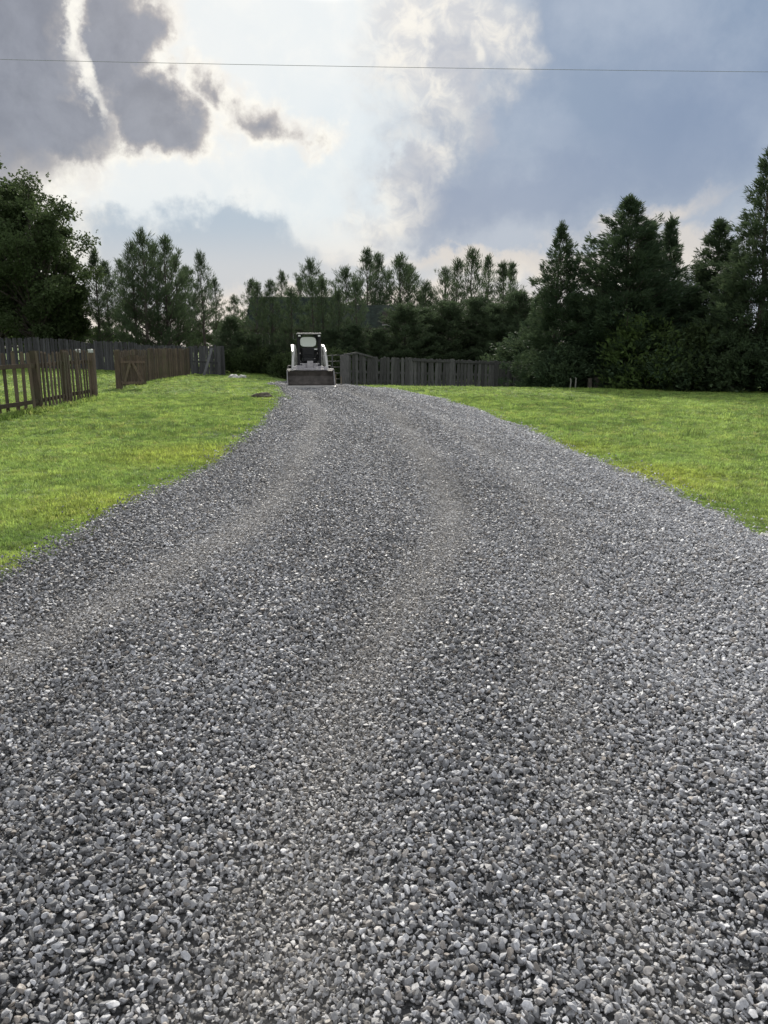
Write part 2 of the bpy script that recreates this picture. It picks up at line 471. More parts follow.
# ------------------------------------------------------------------ scatter through geometry nodes (stuff only)
def scatter(name, pts, rot, scl, idx, shade, protos, label, cat, mat_carrier=None):
    me = bpy.data.meshes.new(name); n = len(pts)
    me.vertices.add(n); me.vertices.foreach_set('co', np.asarray(pts, dtype=np.float32).ravel())
    def at(nm, typ, val, key):
        a = me.attributes.new(nm, typ, 'POINT'); a.data.foreach_set(key, val)
    at('rot', 'FLOAT_VECTOR', np.asarray(rot, dtype=np.float32).ravel(), 'vector')
    at('scl', 'FLOAT_VECTOR', np.asarray(scl, dtype=np.float32).ravel(), 'vector')
    at('idx', 'INT', np.asarray(idx, dtype=np.int32), 'value')
    at('shade', 'FLOAT_VECTOR', np.asarray(shade, dtype=np.float32).ravel(), 'vector')
    pc = bpy.data.collections.new(name + '_pieces')
    for p in protos: pc.objects.link(p)
    o = bpy.data.objects.new(name, me); COL.objects.link(o)
    ng = bpy.data.node_groups.new(name, 'GeometryNodeTree')
    ng.interface.new_socket('Geometry', in_out='INPUT', socket_type='NodeSocketGeometry')
    ng.interface.new_socket('Geometry', in_out='OUTPUT', socket_type='NodeSocketGeometry')
    N = ng.nodes; Lk = ng.links
    gi = N.new('NodeGroupInput'); go = N.new('NodeGroupOutput')
    iop = N.new('GeometryNodeInstanceOnPoints'); ci = N.new('GeometryNodeCollectionInfo')
    ci.inputs['Collection'].default_value = pc; ci.inputs['Separate Children'].default_value = True
    ci.inputs['Reset Children'].default_value = True
    def na(nm, typ):
        q = N.new('GeometryNodeInputNamedAttribute'); q.data_type = typ; q.inputs['Name'].default_value = nm; return q.outputs[0]
    e2r = N.new('FunctionNodeEulerToRotation')
    Lk.new(na('rot', 'FLOAT_VECTOR'), e2r.inputs[0])
    Lk.new(gi.outputs[0], iop.inputs['Points']); Lk.new(ci.outputs[0], iop.inputs['Instance'])
    iop.inputs['Pick Instance'].default_value = True
    Lk.new(na('idx', 'INT'), iop.inputs['Instance Index'])
    Lk.new(e2r.outputs[0], iop.inputs['Rotation']); Lk.new(na('scl', 'FLOAT_VECTOR'), iop.inputs['Scale'])
    Lk.new(iop.outputs[0], go.inputs[0])
    md = o.modifiers.new('scatter', 'NODES'); md.node_group = ng
    tag(o, label, cat, kind='stuff')
    return o

def stone_mesh(k):
    r = random.Random(100 + k)
    bm = bmesh.new()
    el_ = (1, r.uniform(.62, .9), r.uniform(.42, .68))
    for _ in range(15):
        v = Vector((r.gauss(0, 1), r.gauss(0, 1), r.gauss(0, 1))).normalized() * r.uniform(.86, 1.0)
        bm.verts.new((v.x * el_[0], v.y * el_[1], v.z * el_[2]))
    res = bmesh.ops.convex_hull(bm, input=bm.verts)
    bmesh.ops.delete(bm, geom=list({g for g in res['geom_interior'] + res['geom_unused'] if isinstance(g, bmesh.types.BMVert)}), context='VERTS')
    bmesh.ops.bevel(bm, geom=list(bm.edges), offset=.09, segments=1, affect='EDGES', clamp_overlap=True)
    bmesh.ops.triangulate(bm, faces=bm.faces)
    me = bpy.data.meshes.new('stone'); bm.to_mesh(me); bm.free()
    return me

def stone_mat():
    m, nt, b = material('crushed_stone')
    at = nt.new('ShaderNodeAttribute'); at.attribute_type = 'INSTANCER'; at.attribute_name = 'shade'
    s_ = nt.new('ShaderNodeSeparateXYZ'); nt.put(s_, 0, at.outputs['Vector'])
    tone, dust, hue = s_.outputs
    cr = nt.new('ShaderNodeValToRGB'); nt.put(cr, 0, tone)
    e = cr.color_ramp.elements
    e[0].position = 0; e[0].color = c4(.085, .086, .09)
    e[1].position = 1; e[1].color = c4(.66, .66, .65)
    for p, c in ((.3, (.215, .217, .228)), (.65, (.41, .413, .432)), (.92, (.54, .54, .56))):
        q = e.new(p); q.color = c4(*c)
    c = nt.mix(nt.ss(hue, .75, 1.0, 0, .55), cr.outputs[0], c4(.29, .235, .18))
    c = nt.mix(nt.m('MULTIPLY', dust, .62), c, c4(.52, .495, .465))
    tc_ = nt.new('ShaderNodeTexCoord').outputs['Object']
    n = nt.noise(tc_, 1.8, 5, .7)
    hv = nt.new('ShaderNodeHueSaturation'); nt.put(hv, 'Color', c); nt.put(hv, 'Value', nt.ss(n, .25, .75, .72, 1.28))
    nt.put(b, 'Base Color', hv.outputs[0])
    b.inputs['Roughness'].default_value = .56; b.inputs['Specular IOR Level'].default_value = .5
    return m
SM = stone_mat()
protos = []
for k in range(14):
    me = stone_mesh(k); me.materials.append(SM)
    protos.append(bpy.data.objects.new('stone', me))

pts = []
def region(y0, y1, dens, xpad, size, lay):
    W = max(abs(v) for v in (y1 * .52 + xpad,))
    n = int(dens * (y1 - y0) * 2 * W)
    y = rng.uniform(y0, y1, n); x = rng.uniform(-W, W, n)
    jit = rng.normal(0, .055, n) + np.where(rng.random(n) < .13, rng.exponential(.13, n), 0)
    jitL = -jit; jitR = jit
    k = (np.abs(x) < y * .52 + xpad) & (x > edgeL(y) + jitL) & ((x < edgeR(y) + jitR) | (y < 6.0 + jit))
    k &= (x < 12)
    x, y = x[k], y[k]; n = len(x)
    s = np.exp(np.clip(rng.normal(-.04, .40, n), -1.0, .66)) * size
    bnd = np.clip(bands(x, y), 0, 1)
    s *= (1 - .25 * bnd)
    z = drive_z(x, y) + s * rng.uniform(-.2, lay, n)
    return x, y, z, s, bnd
parts_ = [region(.6, 3.4, 10400, .5, .0087, 1.5), region(3.4, 7, 7200, .6, .0095, 1.4), region(7, 12, 4300, .6, .0104, 1.1),
          region(12, 20, 2200, .6, .0125, .9), region(20, 38, 1050, .5, .0155, .9)]
x, y, z, s, bnd = [np.concatenate(q) for q in zip(*parts_)]
n = len(x)
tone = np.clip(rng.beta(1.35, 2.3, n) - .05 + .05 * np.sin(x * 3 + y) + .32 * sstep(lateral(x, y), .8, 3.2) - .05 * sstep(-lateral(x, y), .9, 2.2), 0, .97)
tone = np.where(rng.random(n) < .002, 1.0, tone)
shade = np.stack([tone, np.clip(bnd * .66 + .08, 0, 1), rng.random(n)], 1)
rot = np.stack([rng.normal(0, .6, n), rng.normal(0, .6, n), rng.uniform(0, 6.28, n)], 1)
scl = np.stack([s * rng.uniform(.85, 1.2, n), s * rng.uniform(.8, 1.1, n), s * rng.uniform(.8, 1.15, n)], 1)
print('stones', n)
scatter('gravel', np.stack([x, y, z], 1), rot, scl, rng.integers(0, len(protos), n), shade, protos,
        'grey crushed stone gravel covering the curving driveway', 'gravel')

# grass tufts
def grass_mat():
    m, nt, b = material('grass_blades')
    pos = nt.new('ShaderNodeNewGeometry').outputs['Position']
    c = grass_colour(nt, pos)
    at = nt.new('ShaderNodeAttribute'); at.attribute_type = 'INSTANCER'; at.attribute_name = 'shade'
    s_ = nt.new('ShaderNodeSeparateXYZ'); nt.put(s_, 0, at.outputs['Vector'])
    hv = nt.new('ShaderNodeHueSaturation'); nt.put(hv, 'Color', c); nt.put(hv, 'Value', nt.ss(s_.outputs[0], 0, 1, .55, 1.5))
    c = nt.mix(nt.ss(s_.outputs[1], .88, 1, 0, .7), hv.outputs[0], c4(.33, .29, .12))
    nt.put(b, 'Base Color', c); b.inputs['Roughness'].default_value = .55; b.inputs['Specular IOR Level'].default_value = .3
    tr = nt.new('ShaderNodeBsdfTranslucent')
    h2 = nt.new('ShaderNodeHueSaturation'); nt.put(h2, 'Color', c); h2.inputs['Value'].default_value = 1.25; h2.inputs['Hue'].default_value = .49
    nt.put(tr, 'Color', h2.outputs[0])
    mx = nt.new('ShaderNodeMixShader'); mx.inputs[0].default_value = .45
    nt.l.new(b.outputs[0], mx.inputs[1]); nt.l.new(tr.outputs[0], mx.inputs[2])
    out = [q for q in m.node_tree.nodes if q.type == 'OUTPUT_MATERIAL'][0]
    nt.l.new(mx.outputs[0], out.inputs[0])
    return m
GM = grass_mat()
def tuft_mesh(k):
    r = random.Random(k + 900); V, T = [], []
    for _ in range(22):
        a = r.uniform(0, 6.28); rr = r.uniform(0, 1) ** .6
        bx, by = math.cos(a) * rr, math.sin(a) * rr
        d = r.uniform(0, 6.28); lean = r.uniform(.1, .75); h = r.uniform(.45, 1.0); wd = r.uniform(.035, .06)
        px, py = -math.sin(d) * wd, math.cos(d) * wd
        mx_, my_ = bx + math.cos(d) * lean * .35, by + math.sin(d) * lean * .35
        tx, ty = bx + math.cos(d) * lean, by + math.sin(d) * lean
        i = len(V)
        V += [(bx - px, by - py, -.1), (bx + px, by + py, -.1), (mx_ - px * .8, my_ - py * .8, h * .62), (mx_ + px * .8, my_ + py * .8, h * .62), (tx, ty, h)]
        T += [(i, i + 1, i + 3), (i, i + 3, i + 2), (i + 2, i + 3, i + 4)]
    return fast_mesh('tuft', V, T)
FENCE_LINES = []
gp = []
for k in range(8):
    me = tuft_mesh(k); me.materials.append(GM); gp.append(bpy.data.objects.new('tuft', me))

def greg(y0, y1, dens, xpad, size):
    W = y1 * .52 + xpad
    n = int(dens * (y1 - y0) * 2 * W)
    y = rng.uniform(y0, y1, n); x = rng.uniform(-W, W, n)
    jit = rng.normal(0, .11, n)
    k = (np.abs(x) < y * .52 + xpad) & ((x < edgeL(y) + jit) | ((x > edgeR(y) + jit) & (y > 6.0)))
    lim = np.where(x < -6, 60, 39)
    k &= y < lim
    x, y = x[k], y[k]; n = len(x)
    clump = .75 + .5 * (np.sin(x * 2.1 + 1.3 * np.sin(y * 1.1)) * np.sin(y * 2.7 + np.sin(x * 1.7))) * .5
    s = size * np.exp(rng.normal(0, .25, n)) * clump
    ee = np.minimum(np.abs(x - edgeL(y)), np.abs(x - edgeR(y)))
    s = s * (.55 + .45 * sstep(ee, 0, .4))
    return x, y, terrain(x, y), s
parts_ = [greg(2.5, 7.5, 700, .8, .046), greg(7.5, 13, 400, .8, .052), greg(13, 24, 170, .8, .066), greg(24, 60, 60, .8, .085)]
for pa, pb in (((0, 419), (42, 412.5)), ((42, 412.5), (97, 399)), ((121, 388.5), (190, 376)), ((-90, 441), (0, 419)), ((340, 386), (560, 388))):
    a, b = G(*pa), G(*pb); m_ = 260
    if pa[0] == 340: a, b, m_ = (P(340, 386, 33.0).x, 33.0), (P(560, 388, 35).x, 35.0), 420
    t_ = rng.random(m_)
    fx = a[0] + (b[0] - a[0]) * t_ + rng.normal(0, .07, m_); fy = a[1] + (b[1] - a[1]) * t_ + rng.normal(0, .07, m_)
    parts_.append((fx, fy, terrain(fx, fy), rng.uniform(.07, .17, m_)))
x, y, z, s = [np.concatenate(q) for q in zip(*parts_)]
n = len(x); print('tufts', n)
rot = np.stack([rng.normal(0, .12, n), rng.normal(0, .12, n), rng.uniform(0, 6.28, n)], 1)
scl = np.stack([s * 1.35, s * 1.35, s * rng.uniform(.75, 1.15, n) * np.where(y > 24, .7, 1)], 1)
scatter('grass', np.stack([x, y, z], 1), rot, scl, rng.integers(0, 8, n), np.stack([rng.random(n)] * 2 + [rng.random(n)], 1), gp,
        'mown yellow-green grass of the lawns on both sides of the driveway', 'grass')

# ------------------------------------------------------------------ fences
M_pick = wood_mat('picket_wood', (.10, .074, .056), (.075, .085, .04), .45)
M_dark = wood_mat('stockade_wood', (.064, .063, .067), (.06, .065, .055), .2)
M_dark2 = wood_mat('board_wood', (.092, .090, .090), (.05, .055, .045), .2)
M_pale = simple_mat('pale_cap', (.5, .52, .5), .5)

def fence(name, label, cat, nodes, mat, bw, gap, posts, rails, post_w=.11, group=None, back=.0, wave=None, topfun=None, thick=.02, lean=.03, bay=2.4, gapfun=None, panelname='board_panel'):
    """nodes: list of (x, y, height). boards follow the line; rails = heights as fraction; posts = list of distances or None"""
    base = empty(name, (nodes[0][0], nodes[0][1], tz(nodes[0][0], nodes[0][1])), label, cat, group)
    inv = -Vector(base.location)
    seg = []; tot = 0
    for a, b in zip(nodes, nodes[1:]):
        l = math.hypot(b[0] - a[0], b[1] - a[1]); seg.append((tot, l, a, b)); tot += l
    def at(s):
        for t0, l, a, b in seg:
            if s <= t0 + l + 1e-6:
                k = max(0, (s - t0) / l); return (a[0] + (b[0] - a[0]) * k, a[1] + (b[1] - a[1]) * k, a[2] + (b[2] - a[2]) * k, ((b[0] - a[0]) / l, (b[1] - a[1]) / l))
        a, b = nodes[-2], nodes[-1]; l = seg[-1][1]
        return (b[0], b[1], b[2], ((b[0] - a[0]) / l, (b[1] - a[1]) / l))
    ps = posts if posts is not None else [k * bay for k in range(int(tot / bay) + 1)] + [tot]
    for k, s in enumerate(ps):
        x, y, h, d = at(s); nx_, ny_ = -d[1], d[0]
        mb = MB(); g = tz(x, y)
        ox, oy = x + nx_ * (back + .06), y + ny_ * (back + .06)
        lx, ly = rnd.gauss(0, .012), rnd.gauss(0, .012)
        mb.bar(Vector((ox, oy, g - .2)) + inv, Vector((ox + lx, oy + ly, g + h + .06)) + inv, post_w, post_w, up=Vector((nx_, ny_, 0)))
        mb.build('post', mat, base)
    for k in range(len(ps) - 1):
        s0, s1 = ps[k], ps[k + 1]
        for fr in rails:
            a = at(s0); b = at(s1); mb = MB()
            za = tz(a[0], a[1]) + a[2] * fr; zb = tz(b[0], b[1]) + b[2] * fr + rnd.gauss(0, .01)
            n_ = (-a[3][1], a[3][0])
            o_ = .03
            mb.bar(Vector((a[0] + n_[0] * o_, a[1] + n_[1] * o_, za)) + inv, Vector((b[0] + n_[0] * o_, b[1] + n_[1] * o_, zb)) + inv, .035, .09)
            mb.build('rail', mat, base)
        mb = MB(); s = s0 + bw / 2
        while s < s1 - bw / 4:
            x, y, h, d = at(s); g = tz(x, y)
            hh = h * (1 + rnd.gauss(0, .012))
            if wave: hh += wave * (1 - ((s - s0) / (s1 - s0) * 2 - 1) ** 2)
            if topfun: hh = topfun(s, hh)
            w_ = bw * rnd.uniform(.86, 1.04)
            ln = rnd.gauss(0, lean); b0 = rnd.uniform(.02, .06)
            dx, dy = d; nx_, ny_ = -dy, dx
            def pt(sd, th, zz, sh): return Vector((x + dx * (sd + sh) + nx_ * th, y + dy * (sd + sh) + ny_ * th, zz)) + inv
            z0, z1 = g + b0, g + hh
            c = [pt(-w_ / 2, -thick, z0, 0), pt(w_ / 2, -thick, z0, 0), pt(w_ / 2, 0, z0, 0), pt(-w_ / 2, 0, z0, 0),
                 pt(-w_ / 2, -thick, z1, ln), pt(w_ / 2, -thick, z1, ln), pt(w_ / 2, 0, z1, ln), pt(-w_ / 2, 0, z1, ln)]
            mb.hexa(c)
            # clipped point on top
            tz1 = z1 + w_ * .35
            mb.add([c[4], c[5], c[6], c[7], pt(-w_ * .2, -thick, tz1, ln), pt(w_ * .2, -thick, tz1, ln), pt(w_ * .2, 0, tz1, ln), pt(-w_ * .2, 0, tz1, ln)],
                   [(0, 1, 5, 4), (1, 2, 6, 5), (2, 3, 7, 6), (3, 0, 4, 7), (4, 5, 6, 7)])
            s += bw + (gapfun(s) if gapfun else gap) * rnd.uniform(.6, 1.4)
        if mb.v: mb.build(panelname, mat, base)
    return base, at, tot

# picket fence nearest the camera
n1 = [G(-150, 462), G(-60, 434), G(0, 419), G(42, 412.5), G(97, 399)]
nodesA = [(x_, y_, 1.34) for x_, y_ in n1]
lens = [0]
for a, b in zip(n1, n1[1:]): lens.append(lens[-1] + math.hypot(a[0] - b[0], a[1] - b[1]))
pA = [0, lens[1], lens[2] - .9, lens[3], lens[3] + (lens[4] - lens[3]) * .48, lens[4]]
fa, atA, totA = fence('picket_fence', 'weathered brown picket fence at the left edge of the photo, nearest the camera', 'fence',
      nodesA, M_pick, .115, .17, pA, (.2, .8), .15, 'picket fences along the left lawn', lean=.05, panelname='picket_panel', gapfun=lambda q: .22 if q < lens[3] else .12)
x_, y_ = n1[-1]
mb = MB(); g = tz(x_, y_); o_ = -Vector(fa.location)
mb.bar(Vector((x_ + .05, y_ - .35, g - .1)) + o_, Vector((x_ + .03, y_ - .35, g + 1.3)) + o_, .14, .14); mb.build('post', M_pick, fa)
for dx, dy in ((-.32, -.3), (.05, -.35)):
    mb = MB(); mb.box(-.06, .06, -.06, .06, 0, .10, M=Matrix.Translation(Vector((x_ + dx, y_ + dy, g + 1.3)) + o_))
    mb.build('post_cap', M_pale, fa, bevel=.015)

# second run, beyond the opening
n2 = [G(121, 388.5), G(150, 382), G(190, 376)]
fb, atB, totB = fence('picket_fence', 'weathered brown picket fence beyond the gate opening, running up to the dark stockade fence', 'fence',
      [(a[0], a[1], 1.27) for a in n2], M_pick, .12, .05, None, (.22, .8), .14, 'picket fences along the left lawn', lean=.03, panelname='picket_panel')
# open gate leaf with its A-shaped brace
gx, gy = G(121, 389); gz = tz(gx, gy)
gt = empty('picket_gate', (gx, gy - .15, gz), 'small wooden picket gate with diagonal braces standing open beside the far picket fence', 'gate')
mb = MB()
mb.bar((0, 0, -.1), (0, 0, 1.3), .17, .17, up=Vector((0, 1, 0))); mb.build('post', M_pick, gt)
mb = MB()
for k in range(8):
    xx = .13 + k * .105
    mb.box(xx, xx + .075, -.01, .012, .16 + .02 * math.sin(k), 1.05 + .12 * math.sin(k * .45))
mb.build('picket_panel', M_pick, gt)
for a, b in (((.1, -.03, .22), (.95, -.03, .22)), ((.1, -.03, .92), (.95, -.03, .92)), ((.22, -.045, .22), (.45, -.045, .95)), ((.85, -.045, .22), (.5, -.045, .95))):
    mb = MB(); mb.bar(a, b, .08, .03, t=.95, up=Vector((0, 1, 0))); mb.build('brace' if a[0] > .15 else 'rail', M_pick, gt)

M_stake = wood_mat('stake_wood', (.24, .20, .15), mossy=.1)
# dark stockade fence, left rear
def hv(u, vt, D):           # height of a pixel above the terrain
    p = P(u, vt, D); return (p.x, D, p.z - tz(p.x, D))
nodesC = [hv(-60, 336, 47), hv(0, 339, 46), hv(62, 340, 45), hv(92, 345, 44.5)]
fence('stockade_fence', 'dark grey stockade fence at far left, its top rail sagging behind the picket fence', 'fence', nodesC, M_dark, .15, .012,
      None, (.25, .55, .9), .12, 'dark fences at the back of the lawn', wave=.05, bay=2.7)
nodesC2 = [hv(94, 342, 44.3), hv(134, 343.5, 42.5), hv(139, 346, 42.3), hv(186, 347.5, 40.5), hv(222, 347, 39.5)]
fc, _, _ = fence('stockade_fence', 'dark grey stockade fence behind the open gate, with a leaning prop at its right end', 'fence', nodesC2, M_dark, .15, .012,
      None, (.25, .6, .93), .12, 'dark fences at the back of the lawn', wave=.03, bay=2.5)
o_ = -Vector(fc.location)
p0, p1 = P(212, 348, 39.2), P(204, 378, 38.7); p1.z = tz(p1.x, p1.y)
mb = MB(); mb.bar(p0 + o_, p1 + o_, .12, .05, t=1.0, up=Vector((0, 1, 0))); mb.build('prop', simple_mat('prop_wood', (.12, .12, .125), .85, 0, .2, 6), fc)
p0 = P(218.5, 346, 39.2); mb = MB(); mb.bar(Vector((p0.x, p0.y, tz(p0.x, p0.y) - .1)) + o_, p0 + o_, .13, .13, t=.9, up=Vector((0, 1, 0))); mb.build('post', M_dark, fc)
p0, p1 = P(190, 361, 39.5), P(218, 363, 39.2)
mb = MB(); mb.bar(p0 + o_, p1 + o_, .05, .1, t=.2); mb.build('rail', M_dark, fc)

# board fence right of the skid steer
nodesD = [hv(344, 356, 33.2), hv(357, 354, 33.4), hv(372, 358, 33.6), hv(410, 359, 34), hv(453, 360.5, 34.4), hv(496, 362, 34.8), hv(540, 363, 35.2)]
sD = [0]
for a, b in zip(nodesD, nodesD[1:]): sD.append(sD[-1] + math.hypot(a[0] - b[0], a[1] - b[1]))
fd, _, _ = fence('board_fence', 'dark board fence beside the skid steer, running right to the cedars', 'fence', nodesD, M_dark2, .135, .028,
      [sD[0], sD[2], sD[3], sD[4], sD[5], sD[6]], (.22, .52, .92), .14, 'dark fences at the back of the lawn', bay=2.4, wave=.0)
o_ = -Vector(fd.location)
a, b = nodesD[0], nodesD[1]
mb = MB(); mb.box(-.16, .22, -.10, .06, -.2, a[2] + .02, M=Matrix.Translation(Vector((a[0], a[1] - .1, tz(a[0], a[1]))) + o_)); mb.build('corner_post', M_dark2, fd, bevel=.01)
for a, b in ((nodesD[0], nodesD[1]), (nodesD[1], nodesD[2])):
    mb = MB(); mb.bar(Vector((a[0], a[1] - .05, tz(a[0], a[1]) + a[2] + .05)) + o_, Vector((b[0], b[1] - .05, tz(b[0], b[1]) + b[2] + .05)) + o_, .08, .07, t=.6)
    mb.build('cap_rail', M_dark2, fd)
for (a, b, k) in ((nodesD[3], nodesD[4], 0), (nodesD[4], nodesD[5], 1), (nodesD[5], nodesD[6], 2)):
    mb = MB(); mb.bar(Vector((a[0] + .1, a[1] - .05, tz(a[0], a[1]) + a[2] - .04)) + o_, Vector((b[0] - .1, b[1] - .05, tz(b[0], b[1]) + b[2] - .04)) + o_, .04, .10, t=.2)
    mb.build('cap_rail', M_dark2, fd)

# metal gate between skid steer and board fence
M_steel = simple_mat('dull_galvanised', (.07, .072, .07), .7, .3)
a = P(322, 356, 35.5); b = P(343, 356, 34.0)
gz = tz(b.x, 34.5)
mg = empty('farm_gate', (a.x, a.y, tz(a.x, a.y)), 'dull tube farm gate between the skid steer and the dark board fence', 'gate')
bb = Vector((b.x - a.x, b.y - a.y, gz - mg.location.z))
hgt = a.z - mg.location.z
for k, fr in enumerate((1.0, .82, .64, .46, .28, .12)):
    mb = MB(); mb.tube([(0, 0, hgt * fr), (bb.x, bb.y, bb.z + hgt * fr)], .018, 8); mb.build('rail', M_steel, mg, smooth=True)
for q in (0.0, .5, 1.0):
    mb = MB(); mb.tube([(bb.x * q, bb.y * q, bb.z * q + hgt * .08), (bb.x * q, bb.y * q, bb.z * q + hgt * 1.02)], .027, 8); mb.build('upright', M_steel, mg, smooth=True)

# wooden stakes
for k, (u, vt, vb, D, lab) in enumerate([(335.5, 375, 386, 31.5, 'thin brown stake just right of the skid steer bucket'),
                                  (341, 377, 386, 31.8, 'thin brown stake against the corner of the dark board fence'),
                                  (570.5, 379, 388, 30.2, 'thin pale stake on the lawn edge in front of the cedars, left of its pair'),
                                  (575.5, 378, 388.5, 30.4, 'thin pale stake on the lawn edge in front of the cedars, right of its pair')]):
    p = P(u, vt, D); g = tz(p.x, D)
    mb = MB(); mb.bar((0, 0, -.1), (rnd.gauss(0, .02), 0, p.z - g), .045, .03, up=Vector((0, 1, 0)))
    mb.bar((0, 0, p.z - g - .02), (0, 0, p.z - g + .03), .03, .02, up=Vector((0, 1, 0)))
    o = mb.build('stake', simple_mat('pale_stake', (.19, .185, .165), .7) if k > 1 else M_stake, None)
    o.location = (p.x, D, g); tag(o, lab, 'stake', 'garden stakes')

# ------------------------------------------------------------------ skid steer loader
def skid_steer():
    M_white = simple_mat('white_paint', (.50, .49, .47), .42, 0, .10, 5)
    M_black = simple_mat('black_paint', (.010, .010, .012), .75, 0, .3, 6)
    M_rub = simple_mat('tyre_rubber', (.022, .021, .02), .85, 0, .3, 20, .3)
    M_buck = simple_mat('worn_steel', (.095, .083, .075), .55, .3, .4, 4, .2)
    M_edge = simple_mat('scoured_steel', (.36, .35, .33), .5, .2, .2, 9)
    M_grey = simple_mat('dusty_grey_paint', (.38, .36, .37), .55, 0, .2, 7)
    M_sidep = simple_mat('scuffed_steel', (.20, .19, .19), .6, .1, .3, 6)
    M_seat = simple_mat('vinyl', (.025, .025, .028), .6)
    M_lamp = simple_mat('lamp_lens', (.75, .76, .74), .15)
    m, nt, b = material('rear_glass')
    b.inputs['Base Color'].default_value = c4(.50, .54, .53); b.inputs['Roughness'].default_value = .2
    tr = nt.new('ShaderNodeBsdfTranslucent'); tr.inputs[0].default_value = c4(.62, .66, .65)
    mx = nt.new('ShaderNodeMixShader'); mx.inputs[0].default_value = .6
    nt.l.new(b.outputs[0], mx.inputs[1]); nt.l.new(tr.outputs[0], mx.inputs[2])
    nt.l.new(mx.outputs[0], [q for q in m.node_tree.nodes if q.type == 'OUTPUT_MATERIAL'][0].inputs[0])
    M_glass = m
    D = 28.6
    cx = P(311.5, 388, D).x
    t = empty('skid_steer', (cx, D, float(drive_z(cx, D + .8)) + .01),
              'white and black skid steer loader with lowered bucket at the far end of the driveway', 'loader', rz=R(8))
    # front (towards camera) is -y. bucket mouth at y=-.1 ; chassis from y=.75 to 3.0
    # bucket: curved profile swept across, with end plates
    prof = [(-.18, .02), (.35, .02), (.55, .07), (.66, .22), (.68, .40), (.62, .60)]
    inn = [(.58, .59), (.63, .40), (.61, .24), (.52, .11), (.34, .055), (-.16, .05)]
    mb = MB(); mb.prism(prof + inn, -.84, .84, t=.5)
    bk = mb.build('bucket', M_buck, t, bevel=.004)
    for s in (-1, 1):
        mb = MB(); mb.prism([(-.18, .015), (.36, .015), (.57, .06), (.69, .21), (.71, .41), (.64, .63), (.50, .63), (-.05, .12)], s * .865 - .018, s * .865 + .018, t=.6)
        mb.build('side_plate', M_sidep, bk, bevel=.004)
    mb = MB(); mb.prism([(-.30, .005), (-.14, .005), (-.14, .085), (-.18, .085), (-.29, .05)], -.87, .87, t=.9); mb.build('cutting_edge', M_edge, bk)
    mb = MB(); mb.box(-.86, .86, .40, .66, .63, .66); mb.build('top_lip', M_grey, bk, bevel=.012)
    for s in (-.5, 0, .5):
        mb = MB(); mb.prism([(.60, .585), (.72, .50), (.74, .35), (.64, .30)], s - .02, s + .02); mb.build('gusset', M_buck, bk)
    # quick attach
    mb = MB(); mb.box(-.55, .55, .74, .80, .18, .70); mb.box(-.62, -.46, .70, .84, .3, .74); mb.box(.46, .62, .70, .84, .3, .74)
    mb.build('coupler', M_grey, t, bevel=.012)
    mb = MB(); mb.box(-.55, -.16, .86, .98, .62, .78); mb.box(.14, .50, .86, .98, .66, .76); mb.box(-.55, .5, .90, .98, .56, .62); mb.build('crossmember', M_grey, t, bevel=.02)
    mb = MB(); mb.box(-.10, .12, .80, .90, .62, .95); mb.box(-.05, .07, .76, .82, .70, .80); mb.build('coupler_cylinder', M_grey, t, bevel=.015)
    for s in (-.32, .34):
        mb = MB(); mb.tube([(s, .90, .70), (s * 1.02, 1.2, .92)], .045, 10); mb.build('tilt_cylinder', M_black, t, smooth=True)
    # lift arms
    for s in (-1, 1):
        mb = MB()
        x0, x1 = s * .55, s * .66
        lo, hi = min(x0, x1), max(x0, x1)
        mb.prism([(.72, .30), (.86, .26), (1.02, .62), (1.22, 1.12), (1.8, 1.42), (2.75, 1.56), (2.80, 1.44), (1.95, 1.26), (1.45, .98), (1.18, .55)][::-1], lo, hi, t=.5) if False else mb.prism([(1.25, 1.30), (1.8, 1.42), (2.75, 1.56), (2.80, 1.44), (1.95, 1.26), (1.3, 1.16)], lo, hi, t=.5)
        # front drop of the arm narrows in towards the coupler
        mb.bar((s * .66, .84, .50), (s * .62, 1.12, 1.10), .09, .16, t=.5, up=Vector((0, 1, 0)))
        mb.bar((s * .62, 1.12, 1.08), (s * .54, 1.30, 1.46), .085, .15, t=.5, up=Vector((0, 1, 0)))
        mb.build('lift_arm', M_white, t, bevel=.015)
        mb = MB(); mb.tube([(s * .60, 1.9, .75), (s * .60, 2.6, 1.35)], .04, 10); mb.build('lift_cylinder', M_edge, t, smooth=True)
        mb = MB(); mb.prism([(2.2, .5), (2.85, .5), (2.9, 1.5), (2.55, 1.55), (2.3, 1.1)], s * .52 - .04, s * .52 + .04); mb.build('tower', M_white, t, bevel=.012)
        for wy in (1.25, 2.35):
            wh = bpy.data.objects.new('wheel', None); COL.objects.link(wh); wh.parent = t; wh.location = (s * .70, wy, .37)
            r, wd = .375, .13
            mb = MB()
            ring = [(wd, .19), (wd * 1.02, .28), (wd * .95, .345), (wd * .75, r), (-wd * .75, r), (-wd * .95, .345), (-wd * 1.02, .28), (-wd, .19)]
            nseg = 28; vs, fs = [], []
            for q in range(nseg):
                th = 2 * math.pi * q / nseg
                for a_, rr in ring: vs.append((a_, rr * math.cos(th), rr * math.sin(th)))
            m_ = len(ring)
            for q in range(nseg):
                for p_ in range(m_):
                    fs.append((q * m_ + p_, q * m_ + (p_ + 1) % m_, ((q + 1) % nseg) * m_ + (p_ + 1) % m_, ((q + 1) % nseg) * m_ + p_))
            mb.add(vs, fs, .5)
            for q in range(22):
                th = 2 * math.pi * q / 22
                Mx = Matrix.Rotation(th, 4, 'X') @ Matrix.Translation((0, 0, r)) @ Matrix.Rotation(R(28 if q % 2 else -28), 4, 'Z')
                mb.box(-.10, .10, -.02, .02, -.02, .022, M=Mx)
            mb.build('tyre', M_rub, wh)
